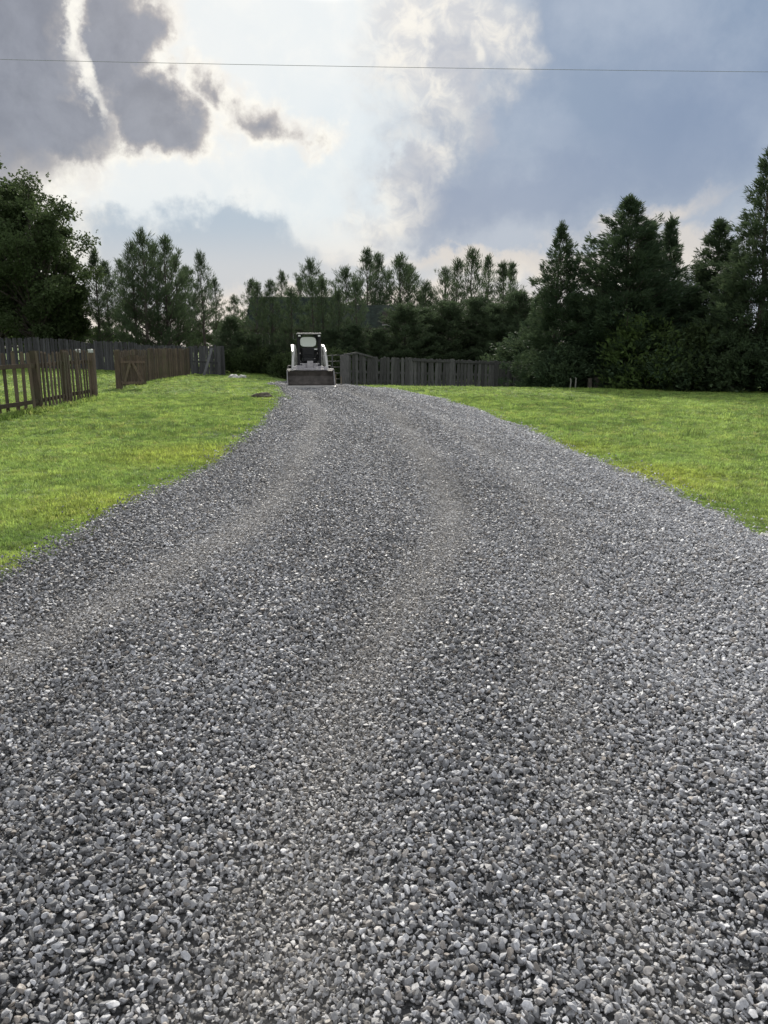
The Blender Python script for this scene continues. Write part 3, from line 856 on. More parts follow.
            mb = MB(); mb.tube([(-.08, 0, 0), (.08, 0, 0)], .19, 20); mb.tube([(s * .07, 0, 0), (s * .11, 0, 0)], .07, 12); mb.build('rim', M_white, wh)
    # chassis and engine bay
    mb = MB(); mb.box(-.50, .50, 1.0, 2.9, .22, .72); mb.build('chassis', M_black, t, bevel=.02)
    mb = MB(); mb.prism([(2.2, .72), (3.05, .72), (3.08, 1.0), (2.95, 1.36), (2.2, 1.40)], -.46, .46); mb.build('engine_cover', M_white, t, bevel=.03)
    # cab: four posts, roof, side screens
    cabm = MB()
    W = .40
    for s in (-1, 1):
        cabm.bar((s * W, 1.02, .70), (s * W, 1.12, 1.94), .07, .07, up=Vector((0, 1, 0)))
        cabm.bar((s * W, 2.16, .70), (s * W, 2.10, 1.94), .07, .07, up=Vector((0, 1, 0)))
        cabm.bar((s * W, 1.05, 1.15), (s * W, 2.12, 1.15), .04, .05)
        for q in range(6): cabm.bar((s * W, 1.2 + q * .16, 1.17), (s * W, 1.22 + q * .16, 1.93), .012, .012, up=Vector((0, 1, 0)))
        for q in range(5): cabm.bar((s * W, 1.1, 1.28 + q * .13), (s * W, 2.1, 1.28 + q * .13), .012, .012)
        # dark gussets rounding the upper corners of the opening
        cabm.prism([(s * W, 1.92), (s * (W - .20), 1.92), (s * (W - .10), 1.85), (s * (W - .045), 1.72), (s * W, 1.66)], 1.10, 1.13, axis='y')
        cabm.prism([(s * W, 1.92), (s * (W - .22), 1.92), (s * (W - .13), 1.84), (s * (W - .07), 1.70), (s * W, 1.60)], 2.08, 2.11, axis='y')
    cabm.box(-W, W, 2.09, 2.15, .72, 1.44)
    cab = cabm.build('cab', M_black, t)
    mb = MB(); mb.box(-.45, .45, 1.00, 2.22, 1.94, 1.975); mb.build('roof', M_grey, cab, bevel=.015)
    for s in (-1, 1):
        mb = MB(); mb.box(-.045, .045, -.03, .03, -.03, .03, M=Matrix.Translation((s * .37, 1.005, 1.87))); mb.build('headlight', M_lamp, cab, bevel=.01)
    # rounded rear window
    n_ = 24; pl = []
    for q in range(n_):
        th = 2 * math.pi * q / n_
        c_, s2 = math.cos(th), math.sin(th)
        pl.append((.31 * abs(c_) ** .55 * (1 if c_ > 0 else -1), 1.655 + .185 * abs(s2) ** .55 * (1 if s2 > 0 else -1)))
    mb = MB(); mb.prism(pl, 2.045, 2.055, axis='y'); mb.build('rear_window', M_glass, cab)
    # seat with back, lap bar, levers
    sb = MB(); sb.box(-.26, .26, 1.45, 1.95, .92, 1.04); seat = sb.build('seat', M_seat, t, bevel=.03)
    sb = MB(); sb.box(-.24, .24, 1.92, 2.03, 1.02, 1.44); sb.build('seat_back', M_seat, seat, bevel=.03)
    mb = MB(); mb.tube([(-.34, 1.95, 1.25), (-.34, 1.4, 1.18), (.34, 1.4, 1.18), (.34, 1.95, 1.25)], .02, 8); mb.build('lap_bar', M_black, t)
    for s in (-.22, .24):
        mb = MB(); mb.tube([(s, 1.25, .75), (s, 1.22, 1.12)], .014, 8); mb.tube([(s, 1.22, 1.1), (s, 1.22, 1.2)], .03, 8); mb.build('lever', M_black, t)
    mb = MB(); mb.box(-.42, .42, 1.0, 1.04, .66, .86); mb.build('front_panel', M_grey, t, bevel=.01)
    mb = MB(); mb.box(.18, .30, 1.10, 1.13, 1.36, 1.40); mb.build('grab_handle', M_lamp, t, bevel=.006)
    for s in (-1, 1):
        mb = MB(); mb.box(s * .70 - .10, s * .70 + .10, 1.0, 1.6, .74, .77); mb.build('fender', M_black, t, bevel=.01)
    return t
skid_steer()

# ------------------------------------------------------------------ house behind the pines
M_wall = simple_mat('brown_siding', (.065, .055, .047), .8, 0, .2, 2)
M_roof = simple_mat('dark_green_roof', (.020, .030, .024), .85, 0, .4, 2.5, 0, .08)
M_trim = simple_mat('pale_trim', (.30, .30, .28), .6)
m, nt_, b_ = material('window_glass'); b_.inputs['Base Color'].default_value = c4(.03, .035, .045); b_.inputs['Roughness'].default_value = .08
M_pane = m
hD = 47.0
hl, hr, hm_ = P(244, 300, hD).x, P(402, 300, hD).x, P(338, 300, hD).x
h0 = tz(0, hD); hx = (hl + hr) / 2
hs = empty('house', (hx, hD, h0), 'dark green roofed house half hidden behind pines just above the skid steer', 'house')
def block(xa, xb, vt, ve, dep, off):
    zt = P(300, vt, hD + dep + off).z - h0; ze = P(300, ve, hD - .2 + off).z - h0
    mb = MB(); mb.box(xa - hx + .25, xb - hx - .25, off + .15, off + 2 * dep - .2, -.4, ze - .06); mb.build('wall', M_wall, hs)
    mb = MB(); mb.prism([(off - .2, ze), (off + dep, zt), (off + 2 * dep + .2, ze), (off + 2 * dep + .2, ze - .12), (off + dep, zt - .14), (off - .2, ze - .12)], xa - hx, xb - hx)
    rf = mb.build('roof', M_roof, hs)
    mb = MB(); k = int((xb - xa) / .6)
    for q in range(k + 1):
        X0 = xa - hx + (xb - xa) * q / k
        mb.bar((X0, off - .2, ze + .015), (X0, off + dep, zt + .015), .03, .03, t=.5)
    mb.build('seam', M_roof, rf)
    mb = MB(); mb.box(xa - hx, xb - hx, off - .235, off - .205, ze - .15, ze + .02); mb.build('fascia', M_wall, rf)
    return ze
ze1 = block(hl, hm_, 297, 327, 2.6, 0)
ze2 = block(hm_ + .02, hr, 305, 328, 2.2, .5)
for (u, vt, vb, off) in ((262, 334, 347, 0), (300, 334, 348, 0), (352, 333, 345, .5), (390, 333, 345, .5)):
    c_ = P(u, vt, hD + off); cb = P(u, vb, hD + off); X0 = c_.x - hx; y0 = off + .15
    z1_, z0_ = c_.z - h0, cb.z - h0
    mb = MB()
    mb.box(X0 - .45, X0 + .45, y0 - .05, y0 - .002, z1_, z1_ + .07); mb.box(X0 - .45, X0 + .45, y0 - .05, y0 - .002, z0_ - .07, z0_)
    mb.box(X0 - .45, X0 - .38, y0 - .05, y0 - .002, z0_, z1_); mb.box(X0 + .38, X0 + .45, y0 - .05, y0 - .002, z0_, z1_); mb.box(X0 - .02, X0 + .02, y0 - .05, y0 - .002, z0_, z1_)
    wn = mb.build('window', M_trim, hs)
    mb = MB(); mb.box(X0 - .38, X0 + .38, y0 - .02, y0 - .004, z0_, z1_); mb.build('pane', M_pane, wn)
# small dormer with a pale sill on the right wing
pd = P(390, 318, hD - .1)
mb = MB(); mb.box(pd.x - hx - .45, pd.x - hx + .45, .55, 2.4, P(390, 325, hD).z - h0, P(390, 311, hD).z - h0); dm = mb.build('dormer', M_wall, hs)
mb = MB(); mb.box(pd.x - hx - .48, pd.x - hx + .48, .46, .548, P(390, 325, hD).z - h0 - .04, P(390, 325, hD).z - h0 + .05); mb.build('sill', M_trim, dm)

# ------------------------------------------------------------------ trees
M_bark = simple_mat('pine_bark', (.075, .062, .052), .9, 0, .35, 8, .6)
M_pine = leaf_mat('pine_needles', (.040, .062, .038), (.10, .14, .075), (.085, .12, .06), .38)
M_cedar = leaf_mat('cedar_sprays', (.034, .064, .040), (.09, .135, .072), (.08, .105, .05), .33)
M_broad = leaf_mat('broad_leaves', (.045, .065, .028), (.085, .125, .052), (.085, .115, .048), .4)
M_lime = leaf_mat('young_leaves', (.065, .11, .038), (.135, .20, .065), (.13, .175, .058), .4)

class Crown:
    def __init__(s, seed): s.V = []; s.T = []; s.t = []; s.r = np.random.default_rng(seed); s.n = 0
    def sprays(s, C, D, k, L, Wd, spread, tints, curl=.25):
        """k blades at each centre C (n,3) pointing about D (n,3)"""
        n = len(C); r = s.r
        C = np.repeat(C, k, 0); D = np.repeat(D, k, 0); tt = np.repeat(tints, k)
        d = D + r.normal(0, spread, (n * k, 3)); d /= np.linalg.norm(d, axis=1)[:, None] + 1e-9
        q = r.normal(0, 1, (n * k, 3)); sd = np.cross(d, q); sd /= np.linalg.norm(sd, axis=1)[:, None] + 1e-9
        l = L * r.uniform(.6, 1.25, (n * k, 1)); w_ = Wd * r.uniform(.6, 1.3, (n * k, 1))
        base = C + r.normal(0, L * .22, (n * k, 3))
        a = base - sd * w_ * .25; b = base + d * l * .5 + sd * w_ * .5; c = base + d * l; e = base + d * l * .5 - sd * w_ * .5
        c[:, 2] -= curl * l[:, 0] * .2
        V = np.stack([a, b, c, e], 1).reshape(-1, 3)
        i = s.n + 4 * np.arange(n * k)
        s.T.append(np.stack([i, i + 1, i + 2, i + 3], 1)); s.V.append(V); s.n += 4 * n * k
        s.t.append(np.clip(tt + r.normal(0, .12, n * k), 0, 1))
    def mesh(s, name):
        return fast_mesh(name, np.concatenate(s.V), np.concatenate(s.T), np.concatenate(s.t))

def trunk_mesh(h, r0, seed, limbs, top=.15):
    r = random.Random(seed); mb = MB()
    pts = []; k = 9; bx = by = 0
    for i in range(k):
        pts.append((bx, by, -.3 + (h + .3) * i / (k - 1))); bx += r.gauss(0, h * .006); by += r.gauss(0, h * .006)
    mb.tube(pts, [r0 * (1 - .93 * i / (k - 1)) for i in range(k)], 7, t=.5)
    for a, b, ra in limbs:
        mid = (Vector(a) + Vector(b)) / 2 + Vector((r.gauss(0, .05), r.gauss(0, .05), r.uniform(-.12, .05)))
        mb.tube([a, mid, b], [ra, ra * .65, ra * .25], 4, t=r.random(), cap=False)
    return mb.mesh('trunk')

def pine(seed, h, low=.18, spread=.20, dens=1.0, full=False):
    r = random.Random(seed); nr = np.random.default_rng(seed)
    limbs, C, D, tn = [], [], [], []
    z = h * low
    while z < h * .97:
        f = (z / h)
        L = h * spread * (1 - f) ** (.62 if full else 1.0) * (1.3 if not full else 1.3) + (.06 if not full else .18)
        nb = r.choice((4, 5)) if not full else 7
        a0 = r.uniform(0, 6.28)
        for q in range(nb):
            if r.random() < .12: continue
            a = a0 + q * 6.28 / nb + r.gauss(0, .3); l = L * (r.uniform(.55, 1.2) if full else r.uniform(.5, 1.55))
            rise = r.uniform(.05, .5) + f * .9 if full else r.uniform(.15, .6) + f * 1.1
            e = Vector((math.cos(a) * l, math.sin(a) * l, z + l * rise))
            limbs.append(((0, 0, z), e, .008 + .012 * l))
            m_ = max(4, int(l * 8.5 * dens)) if full else max(2, int(l * 4.0 * dens))
            for j in range(m_):
                t_ = (.3 if full else .5) + (.7 if full else .5) * (j + r.random()) / m_
                p = Vector((0, 0, z)).lerp(e, t_)
                sd_ = Vector((-math.sin(a), math.cos(a), 0)) * r.gauss(0, (.16 if full else .10) * l * (1.2 - t_) + (.05 if full else .09))
                p = p + sd_ + Vector((0, 0, r.gauss(.02, .08)))
                C.append(p); D.append(Vector((math.cos(a) * .4, math.sin(a) * .4, 1.0)) + sd_ * .8); tn.append(r.uniform(.2, .9))
        z += h * (r.uniform(.03, .05) if full else r.uniform(.034, .056)) * (1.1 - .35 * f)
    for j in range(9):
        C.append(Vector((r.gauss(0, .03), r.gauss(0, .03), h * (.90 + .012 * j)))); D.append(Vector((0, 0, 1.4))); tn.append(.6)
    cr = Crown(seed)
    cr.sprays(np.array([tuple(c) for c in C]), np.array([tuple(d) for d in D]), 16 if full else 16, .27 if full else .37, .034, .6 if full else .36, np.array(tn))
    return trunk_mesh(h * .98, h * .013 + .03, seed, limbs), cr.mesh('crown')

def cedar(seed, h, rad, dens=1.0, droop=.0, power=.85, lw=.26):
    """dense conical evergreen"""
    r = random.Random(seed); limbs, C, D, tn = [], [], [], []
    lumps = [(r.uniform(0, 6.28), r.uniform(.05, .85), r.uniform(.75, 1.3)) for _ in range(26)]
    z = h * .02; nb_tot = 0
    while z < h * .985:
        f = z / h
        base = rad * ((1 - f) ** power) * (.80 + .28 * min(1, f / .15)) + .04
        n_b = max(3, int((5 + 9 * (1 - f)) * dens))
        for q in range(n_b):
            a = r.uniform(0, 6.28); k_ = 1.0
            for (la, lf, lg) in lumps:
                dd = abs((a - la + math.pi) % (2 * math.pi) - math.pi)
                if dd < .55 and abs(f - lf) < .07: k_ *= lg ** .6
            l = base * k_ * r.uniform(.55, 1.1) * (1.32 if r.random() < .14 else 1)
            rise = r.uniform(.05, .35) - droop + .45 * f
            e = Vector((math.cos(a) * l, math.sin(a) * l, z + l * rise))
            if r.random() < .3: limbs.append(((0, 0, z), e * .95 if False else Vector((e.x * .9, e.y * .9, z + l * rise * .9)), .012 + .012 * l))
            m_ = max(4, int(l * 8.5))
            tb = r.uniform(.1, .85)
            for j in range(m_):
                t_ = 1 - (r.random() ** 1.7) * .8
                p = Vector((0, 0, z)).lerp(e, t_); wdt = .13 * l * (1.15 - t_) * 2 + .04
                ex = Vector((-math.sin(a), math.cos(a), 0)) * r.gauss(0, wdt)
                p += ex + Vector((0, 0, r.gauss(0, .07)))
                C.append(p); D.append(Vector((math.cos(a), math.sin(a), .35 + .6 * f)) + ex * 1.2); tn.append(tb + r.gauss(0, .1))
        z += h * .0165
    for j in range(14):
        C.append(Vector((r.gauss(0, .03), r.gauss(0, .03), h * (.93 + .006 * j)))); D.append(Vector((r.gauss(0, .2), r.gauss(0, .2), 1.5))); tn.append(.6)
    cr = Crown(seed)
    cr.sprays(np.array([tuple(c) for c in C]), np.array([tuple(d) for d in D]), 10, lw, .042, .42, np.clip(np.array(tn), 0, 1))
    return trunk_mesh(h * .96, h * .018 + .03, seed, limbs), cr.mesh('crown')

def broad(seed, h, rad, nl=60, leaf=.17, low=.18, per=120, core=.35):
    """broadleaf tree: leaf clumps round the ends of limbs, with gaps between"""
    r = random.Random(seed); nr = np.random.default_rng(seed)
    limbs, C, D, tn = [], [], [], []
    cz = h * (low + 1) / 2; hz = h * (1 - low) / 2
    for q in range(nl):
        while True:
            v = Vector((r.uniform(-1, 1), r.uniform(-1, 1), r.uniform(-1, 1)))
            if core < v.length < 1: break
        v = v * (.72 + .28 * r.random())
        env = rad * (1 - .25 * max(0, v.z))
        e = Vector((v.x * env, v.y * env, cz + v.z * hz))
        st = Vector((0, 0, max(h * low * .6, e.z * r.uniform(.35, .65))))
        limbs.append((st, e, .02 + .012 * h * .4 * r.uniform(.5, 1)))
        cs = rad * r.uniform(.08, .17)
        m_ = int(per * r.uniform(.6, 1.3))
        pp = nr.normal(0, cs * .55, (m_, 3)); pp[:, 2] *= .62
        tb = r.uniform(.15, .9)
        C.append(pp + np.array(tuple(e))); D.append(pp / (np.linalg.norm(pp, axis=1)[:, None] + 1e-6) + np.array([0, 0, .1])); tn.append(np.full(m_, tb))
        # twigs along the limb
        m2 = m_ // 4; t_ = nr.uniform(.45, 1, m2)[:, None]
        C.append(np.array(tuple(st)) * (1 - t_) + np.array(tuple(e)) * t_ + nr.normal(0, cs * .35, (m2, 3))); D.append(nr.normal(0, 1, (m2, 3))); tn.append(np.full(m2, tb))
    cr = Crown(seed)
    cr.sprays(np.concatenate(C), np.concatenate(D), 3, leaf, leaf * .62, .8, np.concatenate(tn))
    return trunk_mesh(h * .8, h * .018 + .04, seed, limbs), cr.mesh('crown')

def shrubm(seed, h, rad, leaf=.13, n=2600):
    nr = np.random.default_rng(seed); r = random.Random(seed)
    limbs, C, D, tn = [], [], [], []
    for q in range(46):
        a = r.uniform(0, 6.28); rr = rad * r.uniform(.25, 1.0); zz = h * r.uniform(.12, 1.0) * (1.12 - .55 * (rr / rad) ** 2)
        e = Vector((math.cos(a) * rr, math.sin(a) * rr, zz)); limbs.append(((r.gauss(0, .1), r.gauss(0, .1), 0), e, .02))
        m_ = n // 46; cs = rad * .17
        pp = nr.normal(0, cs, (m_, 3)); tb = r.uniform(.1, .95)
        C.append(pp + np.array(tuple(e))); D.append(np.tile(np.array([math.cos(a), math.sin(a), .8]), (m_, 1)) + nr.normal(0, .4, (m_, 3))); tn.append(np.full(m_, tb))
    cr = Crown(seed); C_ = np.concatenate(C); C_[:, 2] = np.maximum(C_[:, 2], .05)
    cr.sprays(C_, np.concatenate(D), 3, leaf * 1.6, leaf * .6, .5, np.concatenate(tn))
    mb = MB()
    for a, b, ra in limbs[:14]: mb.tube([a, b], [ra, ra * .4], 4, t=.5, cap=False)
    return mb.mesh('stems'), cr.mesh('crown')

PROTO = {}
def plant(kind, name, meshes, mats, loc, rz, sc, label, cat, group, h0):
    """first use links the meshes; repeats copy thing and parts"""
    if kind not in PROTO:
        o = empty(name, loc, label, cat, group)
        s1 = link_mesh('stems' if meshes[0].name.startswith('stems') else 'trunk', meshes[0], mats[0], o)
        s2 = link_mesh('crown', meshes[1], mats[1], o)
        PROTO[kind] = (o, s1, s2)
    else:
        src = PROTO[kind]
        o = src[0].copy(); COL.objects.link(o)
        for ch in src[1:]:
            c = ch.copy(); COL.objects.link(c); c.parent = o
        tag(o, label, cat, group)
        if 'group' in o and not group: del o['group']
    o.location = loc; o.rotation_euler.z = rz
    o.scale = sc if hasattr(sc, '__len__') else (sc, sc, sc)
    return o

ORD = ['first', 'second', 'third', 'fourth', 'fifth', 'sixth', 'seventh', 'eighth', 'ninth', 'tenth', 'eleventh', 'twelfth', 'thirteenth',
       'fourteenth', 'fifteenth', 'sixteenth', 'seventeenth', 'eighteenth', 'nineteenth', 'twentieth', 'twenty-first', 'twenty-second', 'twenty-third', 'twenty-fourth']
PH = 8.0
PM = [pine(11, PH, .12, .21), pine(12, PH, .18, .18), pine(13, PH, .08, .25, 1.1), pine(14, PH, .30, .18, .8), pine(15, PH, .14, .22), pine(16, PH, .05, .27, 1.1), pine(17, PH, .1, .19, 1.2)]
DM = [pine(21, PH, .03, .21, 1.5, True), pine(22, PH, .02, .23, 1.5, True)]
BM = [broad(31, 8, 3.0, 70, .22, .06, 90, .2), broad(32, 8, 3.4, 75, .22, .04, 90, .2), broad(33, 8, 2.6, 60, .22, .08, 90, .2)]

def put_tree(pool, kindname, idx, name, u, vtop, D, mat, label, cat, group, wide=1.0, H=8.0):
    p = P(u, vtop, D); g = tz(p.x, D); h = p.z - g; s_ = h / H
    k = idx % len(pool)
    return plant(kindname + str(k), name, pool[k], (M_bark, mat), (p.x, D, g), rnd.uniform(0, 6.28), (s_ * wide, s_ * wide, s_), label, cat, group, H)

# left group, over the stockade fence
left_p = [(93, 254, 52), (104, 263, 55), (121, 262, 58), (131, 244, 50), (141, 231, 49), (153, 246, 52), (165, 240, 50), (174, 258, 54), (186, 268, 57), (200, 254, 50), (214, 280, 56), (234, 296, 58)]
for k, (u, vt, D) in enumerate(left_p):
    put_tree(PM, 'pine', k * 3 + 1 if u != 200 else 3, 'pine_tree', u, vt, D, M_pine,
             f'slender pine above the stockade fence, {ORD[k]} to the right of the big broadleaf tree', 'pine tree', 'pines behind the left fence', 1.0 if u != 200 else .9)
mid_p = [(250, 277, 54), (268, 270, 43.5), (285, 265, 55), (298, 280, 57), (309, 262, 54), (325, 272, 44), (343, 262, 54), (356, 270, 43.5), (369, 253, 53), (379, 256, 56), (397, 250, 54), (411, 270, 57),
         (428, 272, 53), (446, 270, 55), (461, 264, 52), (475, 251, 50), (485, 258, 54), (501, 262, 52), (513, 266, 56)]
jr = random.Random(5)
mid_p = [(u + jr.uniform(-3, 3), vt + jr.choice((-3, 0, 4, 8, 12)), D) for u, vt, D in mid_p] + [(257, 284, 43.2), (291, 290, 43.6), (312, 280, 43.3), (338, 292, 43.5)]
mid_p.sort()
for k, (u, vt, D) in enumerate(mid_p):
    put_tree(PM, 'pine', jr.choice((0, 1, 2, 3, 3, 4, 6)), 'pine_tree', u, vt, D, M_pine,
             f'ragged-topped pine, {ORD[k]} from left in the middle row behind the skid steer', 'pine tree', 'pines behind the skid steer', jr.uniform(.85, 1.15))
# full-bodied young evergreens filling below the tops
fill = [(230, 318, 43), (252, 336, 43), (272, 345, 42.5), (296, 340, 43), (330, 330, 42.5), (352, 326, 42.5), (378, 330, 43), (404, 306, 43.5), (426, 310, 46), (450, 304, 45), (478, 300, 46), (500, 306, 44), (520, 294, 43)]
for k, (u, vt, D) in enumerate(fill):
    put_tree(DM, 'full_pine', k, 'bushy_pine', u, vt, D, M_pine, f'low bushy pine, {ORD[k]} from left in the thicket behind the skid steer', 'pine tree', 'bushy pines in the thicket', 1.5)
# dense broadleaf backdrop
k = 0
back = [(u, 300 + 10 * math.sin(u * .05) + 28, 68 + 5 * math.sin(u)) for u in range(75, 245, 24)]
for j, (u, vt, D) in enumerate(back):
    put_tree(BM, 'leafy', j, 'leafy_tree', u, vt, D, M_lime if j % 3 == 1 else M_broad, f'hazy green leafy tree low behind the left pines, {ORD[j]} from the left', 'tree', 'leafy trees behind the left pines', 1.1)
back = [(u, 305 + 7 * math.sin(u * .07), 76 + 4 * math.sin(u * 1.7)) for u in range(262, 540, 23)]
for j, (u, vt, D) in enumerate(back):
    put_tree(BM, 'leafy', j + 1, 'leafy_tree', u, vt, D, M_broad, f'dark leafy tree in the backdrop behind the middle pines, {ORD[j]} from the left', 'tree', 'leafy trees behind the middle pines', 1.15)

# big broadleaf tree at left, and its neighbours
def one(name, kind, meshes, mat, u, vt, D, H, label, cat, wide=1.0, group=None, rz=None):
    p = P(u, vt, D); g = tz(p.x, D); s_ = (p.z - g) / H
    return plant(kind, name, meshes, (M_bark, mat), (p.x, D, g), rnd.uniform(0, 6.28) if rz is None else rz, (s_ * wide, s_ * wide, s_), label, cat, group, H)
one('oak_tree', 'oak', broad(46, 12, 4.6, 135, .19, .08, 120, .35), M_broad, 20, 172, 48, 12, 'tall dark broadleaf tree at the left edge rising above the stockade fence', 'tree', .98)
one('oak_tree', 'oak2', broad(44, 11, 4.2, 110, .22, .10, 120, .3), M_broad, -20, 152, 50, 11, 'dark broadleaf tree cut off by the left edge of the photo', 'tree')
one('oak_tree', 'oak3', broad(43, 8, 2.8, 70, .22, .03, 100, .2), M_broad, 52, 262, 50, 8, 'lower dark broadleaf tree filling under the right side of the tall one', 'tree', 1.1)

for j, (u, vt, D) in enumerate([(-45, 290, 62), (-8, 296, 60), (28, 290, 61), (62, 292, 62)]):
    put_tree(BM, 'leafy', j + 2, 'leafy_tree', u, vt, D, M_broad, f'dark leafy tree far behind the tall left-edge tree, {ORD[j]} from the left', 'tree', 'leafy trees behind the tall left tree', 1.2)
# cedars on the right
CG = 'conifers along the right lawn'
one('cedar_tree', 'cedarA', cedar(51, 8, 2.7, .8, .12, .95), M_cedar, 563, 226, 33.5, 8, 'dark conifer with tiered boughs, leftmost of the tall conifers on the right', 'cedar tree', .86, CG)
one('cedar_tree', 'cedarB', cedar(52, 9, 3.2, 1.1, -.05, .86), M_cedar, 631, 200, 33, 9, 'broadest dense dark conifer, in the middle of the conifers on the right', 'cedar tree', 1.18, CG)
one('cedar_tree', 'cedarC', cedar(53, 8, 1.35, 1.0, -.2, .8), M_cedar, 672, 221, 36, 8, 'narrow pointed conifer close behind the broad one', 'cedar tree', .9, CG)
one('cedar_tree', 'cedarD', cedar(54, 8, 2.1, 1.0, -.12, .8), M_cedar, 721, 223, 32.5, 8, 'feathery conifer between the narrow one and the tallest at the right edge', 'cedar tree', 1.1, CG)
one('cedar_tree', 'cedarE', cedar(55, 9.5, 2.2, .8, .12, .85), M_cedar, 772, 150, 29.5, 9.5, 'tallest spiky conifer, cut off by the right edge of the photo', 'cedar tree', 1.0, CG)
one('cedar_tree', 'cedarF', cedar(56, 6, 1.6, 1.0, 0, .7), M_cedar, 692, 290, 42, 6, 'small far conifer seen low in the gap between the taller ones', 'cedar tree', 1.0, CG)
one('cedar_tree', 'cedarD', None, M_cedar, 600, 290, 37, 8, 'dark conifer filling the gap behind the leftmost and the broad one', 'cedar tree', 1.2, CG)
one('cedar_tree', 'cedarC', None, M_cedar, 648, 226, 35, 8, 'slim conifer leaning on the right shoulder of the broad one', 'cedar tree', 1.3, CG)
one('cedar_tree', 'cedarA', None, M_cedar, 538, 296, 39.5, 8, 'short dark conifer at the right end of the board fence', 'cedar tree', .85, CG)
one('cedar_tree', 'cedarE', None, M_cedar, 830, 170, 31, 9.5, 'conifer beyond the right edge of the photo, behind the tallest', 'cedar tree', 1.0, CG)
# shrubs in front
SHG = 'shrubs under the conifers'
sh1, sh2 = shrubm(61, 2.4, 1.6), shrubm(62, 2.0, 1.5)
one('shrub', 'shrubA', sh1, M_lime, 652, 326, 31, 2.4, 'lighter yellow-green shrub in front of the broad conifer', 'shrub', 1.0, SHG)
one('shrub', 'shrubB', sh2, M_broad, 700, 334, 30.5, 2.0, 'mid green shrub between the lighter shrub and the tallest conifer', 'shrub', 1.1, SHG)
for j, (u, vt, D, lab) in enumerate([(566, 354, 32, 'low dark shrub at the foot of the leftmost tall conifer'), (600, 350, 33, 'low dark shrub in the shade behind the pale stumps'),
        (738, 340, 29.5, 'dark shrub at the foot of the tallest conifer'), (775, 345, 28.8, 'dark shrub cut off by the right edge of the photo'),
        (625, 345, 32, 'dark shrub left of the lighter yellow-green one'), (676, 352, 30.2, 'low shrub between the two lighter shrubs'),
        (524, 345, 38.8, 'dark shrub behind the right end of the board fence')]):
    one('shrub', 'shrubC', sh2 if 'shrubC' in PROTO else (sh2[0].copy(), sh2[1].copy()), M_cedar, u, vt, D, 2.0, lab, 'shrub', 1.15, SHG)
M = PROTO['shrubC'][2].data; M.materials.clear(); M.materials.append(M_cedar)
# bushes left of the skid steer, at the foot of the thicket
for j, (u, vt, D, lab) in enumerate([(232, 352, 42, 'low green bush right of the leaning fence prop'), (262, 350, 42.5, 'low dark bush in the thicket left of the skid steer'),
        (284, 356, 41, 'low dark bush just left of the skid steer'), (330, 352, 40, 'low bush seen over the farm gate')]):
    one('shrub', 'shrubD', sh1 if 'shrubD' in PROTO else (sh1[0].copy(), sh1[1].copy()), M_broad, u, vt, D, 2.4, lab, 'shrub', 1.1, 'bushes by the skid steer')
M = PROTO['shrubD'][2].data; M.materials.clear(); M.materials.append(M_broad)

# stumps in the shade under the conifers
M_stump = simple_mat('stump_wood', (.11, .095, .08), .9, 0, .3, 6, .5)
for (u, vt, D, rr, lab) in [(590, 378, 31.3, .09, 'short pale stump left of the trio under the conifers'), (597, 376.5, 31.5, .14, 'widest pale stump of the trio under the conifers'),
                            (606, 379, 31.4, .07, 'thin pale stump right of the trio under the conifers'), (730, 384, 29, .16, 'short wide stump under the tallest conifer')]:
    p = P(u, vt, D); g = tz(p.x, D)
    mb = MB(); mb.tube([(0, 0, -.1), (.01, 0, (p.z - g) * .4), (0, .01, p.z - g)], [rr * 1.3, rr, rr * .95], 12)
    o = mb.build('stump', M_stump, None); o.location = (p.x, D, g); tag(o, lab, 'stump', 'stumps under the conifers')

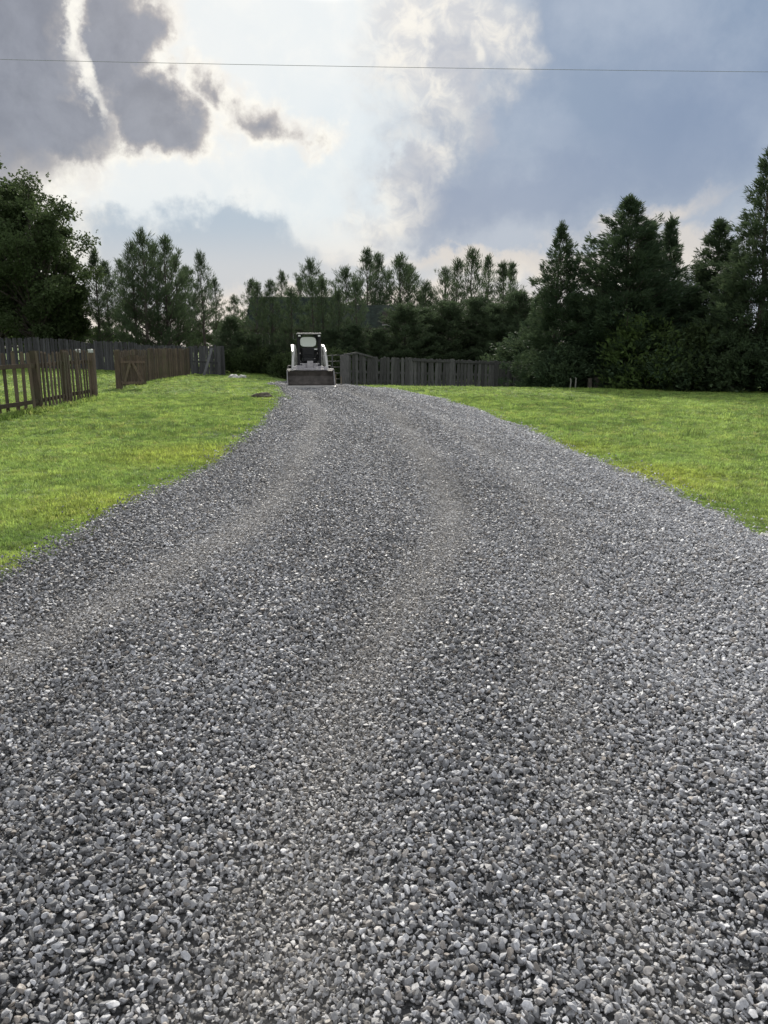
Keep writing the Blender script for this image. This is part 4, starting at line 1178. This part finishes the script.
# ------------------------------------------------------------------ small things on the lawn
def lump(name, u, v, rx, ry, rz_, mat, label, cat, seed, group=None, nz=.35):
    x, y = G(u, v); bm = bmesh.new(); bmesh.ops.create_icosphere(bm, subdivisions=4, radius=1)
    for q in bm.verts:
        n_ = mnoise.noise(q.co * 1.7 + Vector((seed, 0, 0))) * nz + mnoise.noise(q.co * 5 + Vector((seed, 3, 0))) * nz * .4
        q.co = q.co * (1 + n_); q.co = Vector((q.co.x * rx, q.co.y * ry, max(q.co.z, -.3) * rz_))
    me = bpy.data.meshes.new(name); bm.to_mesh(me); bm.free()
    o = link_mesh(name, me, mat, smooth=True); o.location = (x, y, tz(x, y)); tag(o, label, cat, group)
    return o
M_dirt = simple_mat('dirt', (.10, .085, .062), .95, 0, .35, 9, 1.0)
M_rock = simple_mat('pale_rock', (.48, .47, .43), .8, 0, .2, 5)
lump('dirt_mound', 261, 398.3, .36, .22, .16, M_dirt, 'small dark dirt mound on the left lawn beside the driveway', 'dirt mound', 3)
lump('dirt_mound', 242, 399, .07, .06, .05, M_dirt, 'tiny dark clod in the grass left of the dirt mound', 'dirt mound', 8)
lump('rock', 233.5, 378, .26, .2, .16, M_rock, 'pale flat rock at the back edge of the left lawn, left one of two', 'rock', 5, 'pale rocks')
lump('rock', 242, 378.2, .24, .2, .15, M_rock, 'pale flat rock at the back edge of the left lawn, right one of two', 'rock', 6, 'pale rocks')
lump('rock', 767, 537, .07, .05, .03, M_rock, 'pale flat stone at the corner of the right lawn, on the gravel edge', 'rock', 9)

# ------------------------------------------------------------------ overhead wire
a, b = P(-900, 60, 22), P(1700, 62, 22)
pts = []
zl, zm, zr = P(0, 58, 22).z, P(384, 67, 22).z, P(768, 70.5, 22).z
A = np.polyfit([P(0, 58, 22).x, 0, P(768, 70.5, 22).x], [zl, zm, zr], 2)
for k in range(81):
    x = -40 + k; pts.append((x, 22, A[0] * x * x * .5 + A[1] * x + zm))
mb = MB(); mb.tube(pts, .0055, 6)
o = mb.build('overhead_wire', simple_mat('cable', (.30, .31, .32), .6), None, smooth=True)
tag(o, 'single thin grey cable crossing the whole sky above the driveway', 'cable')
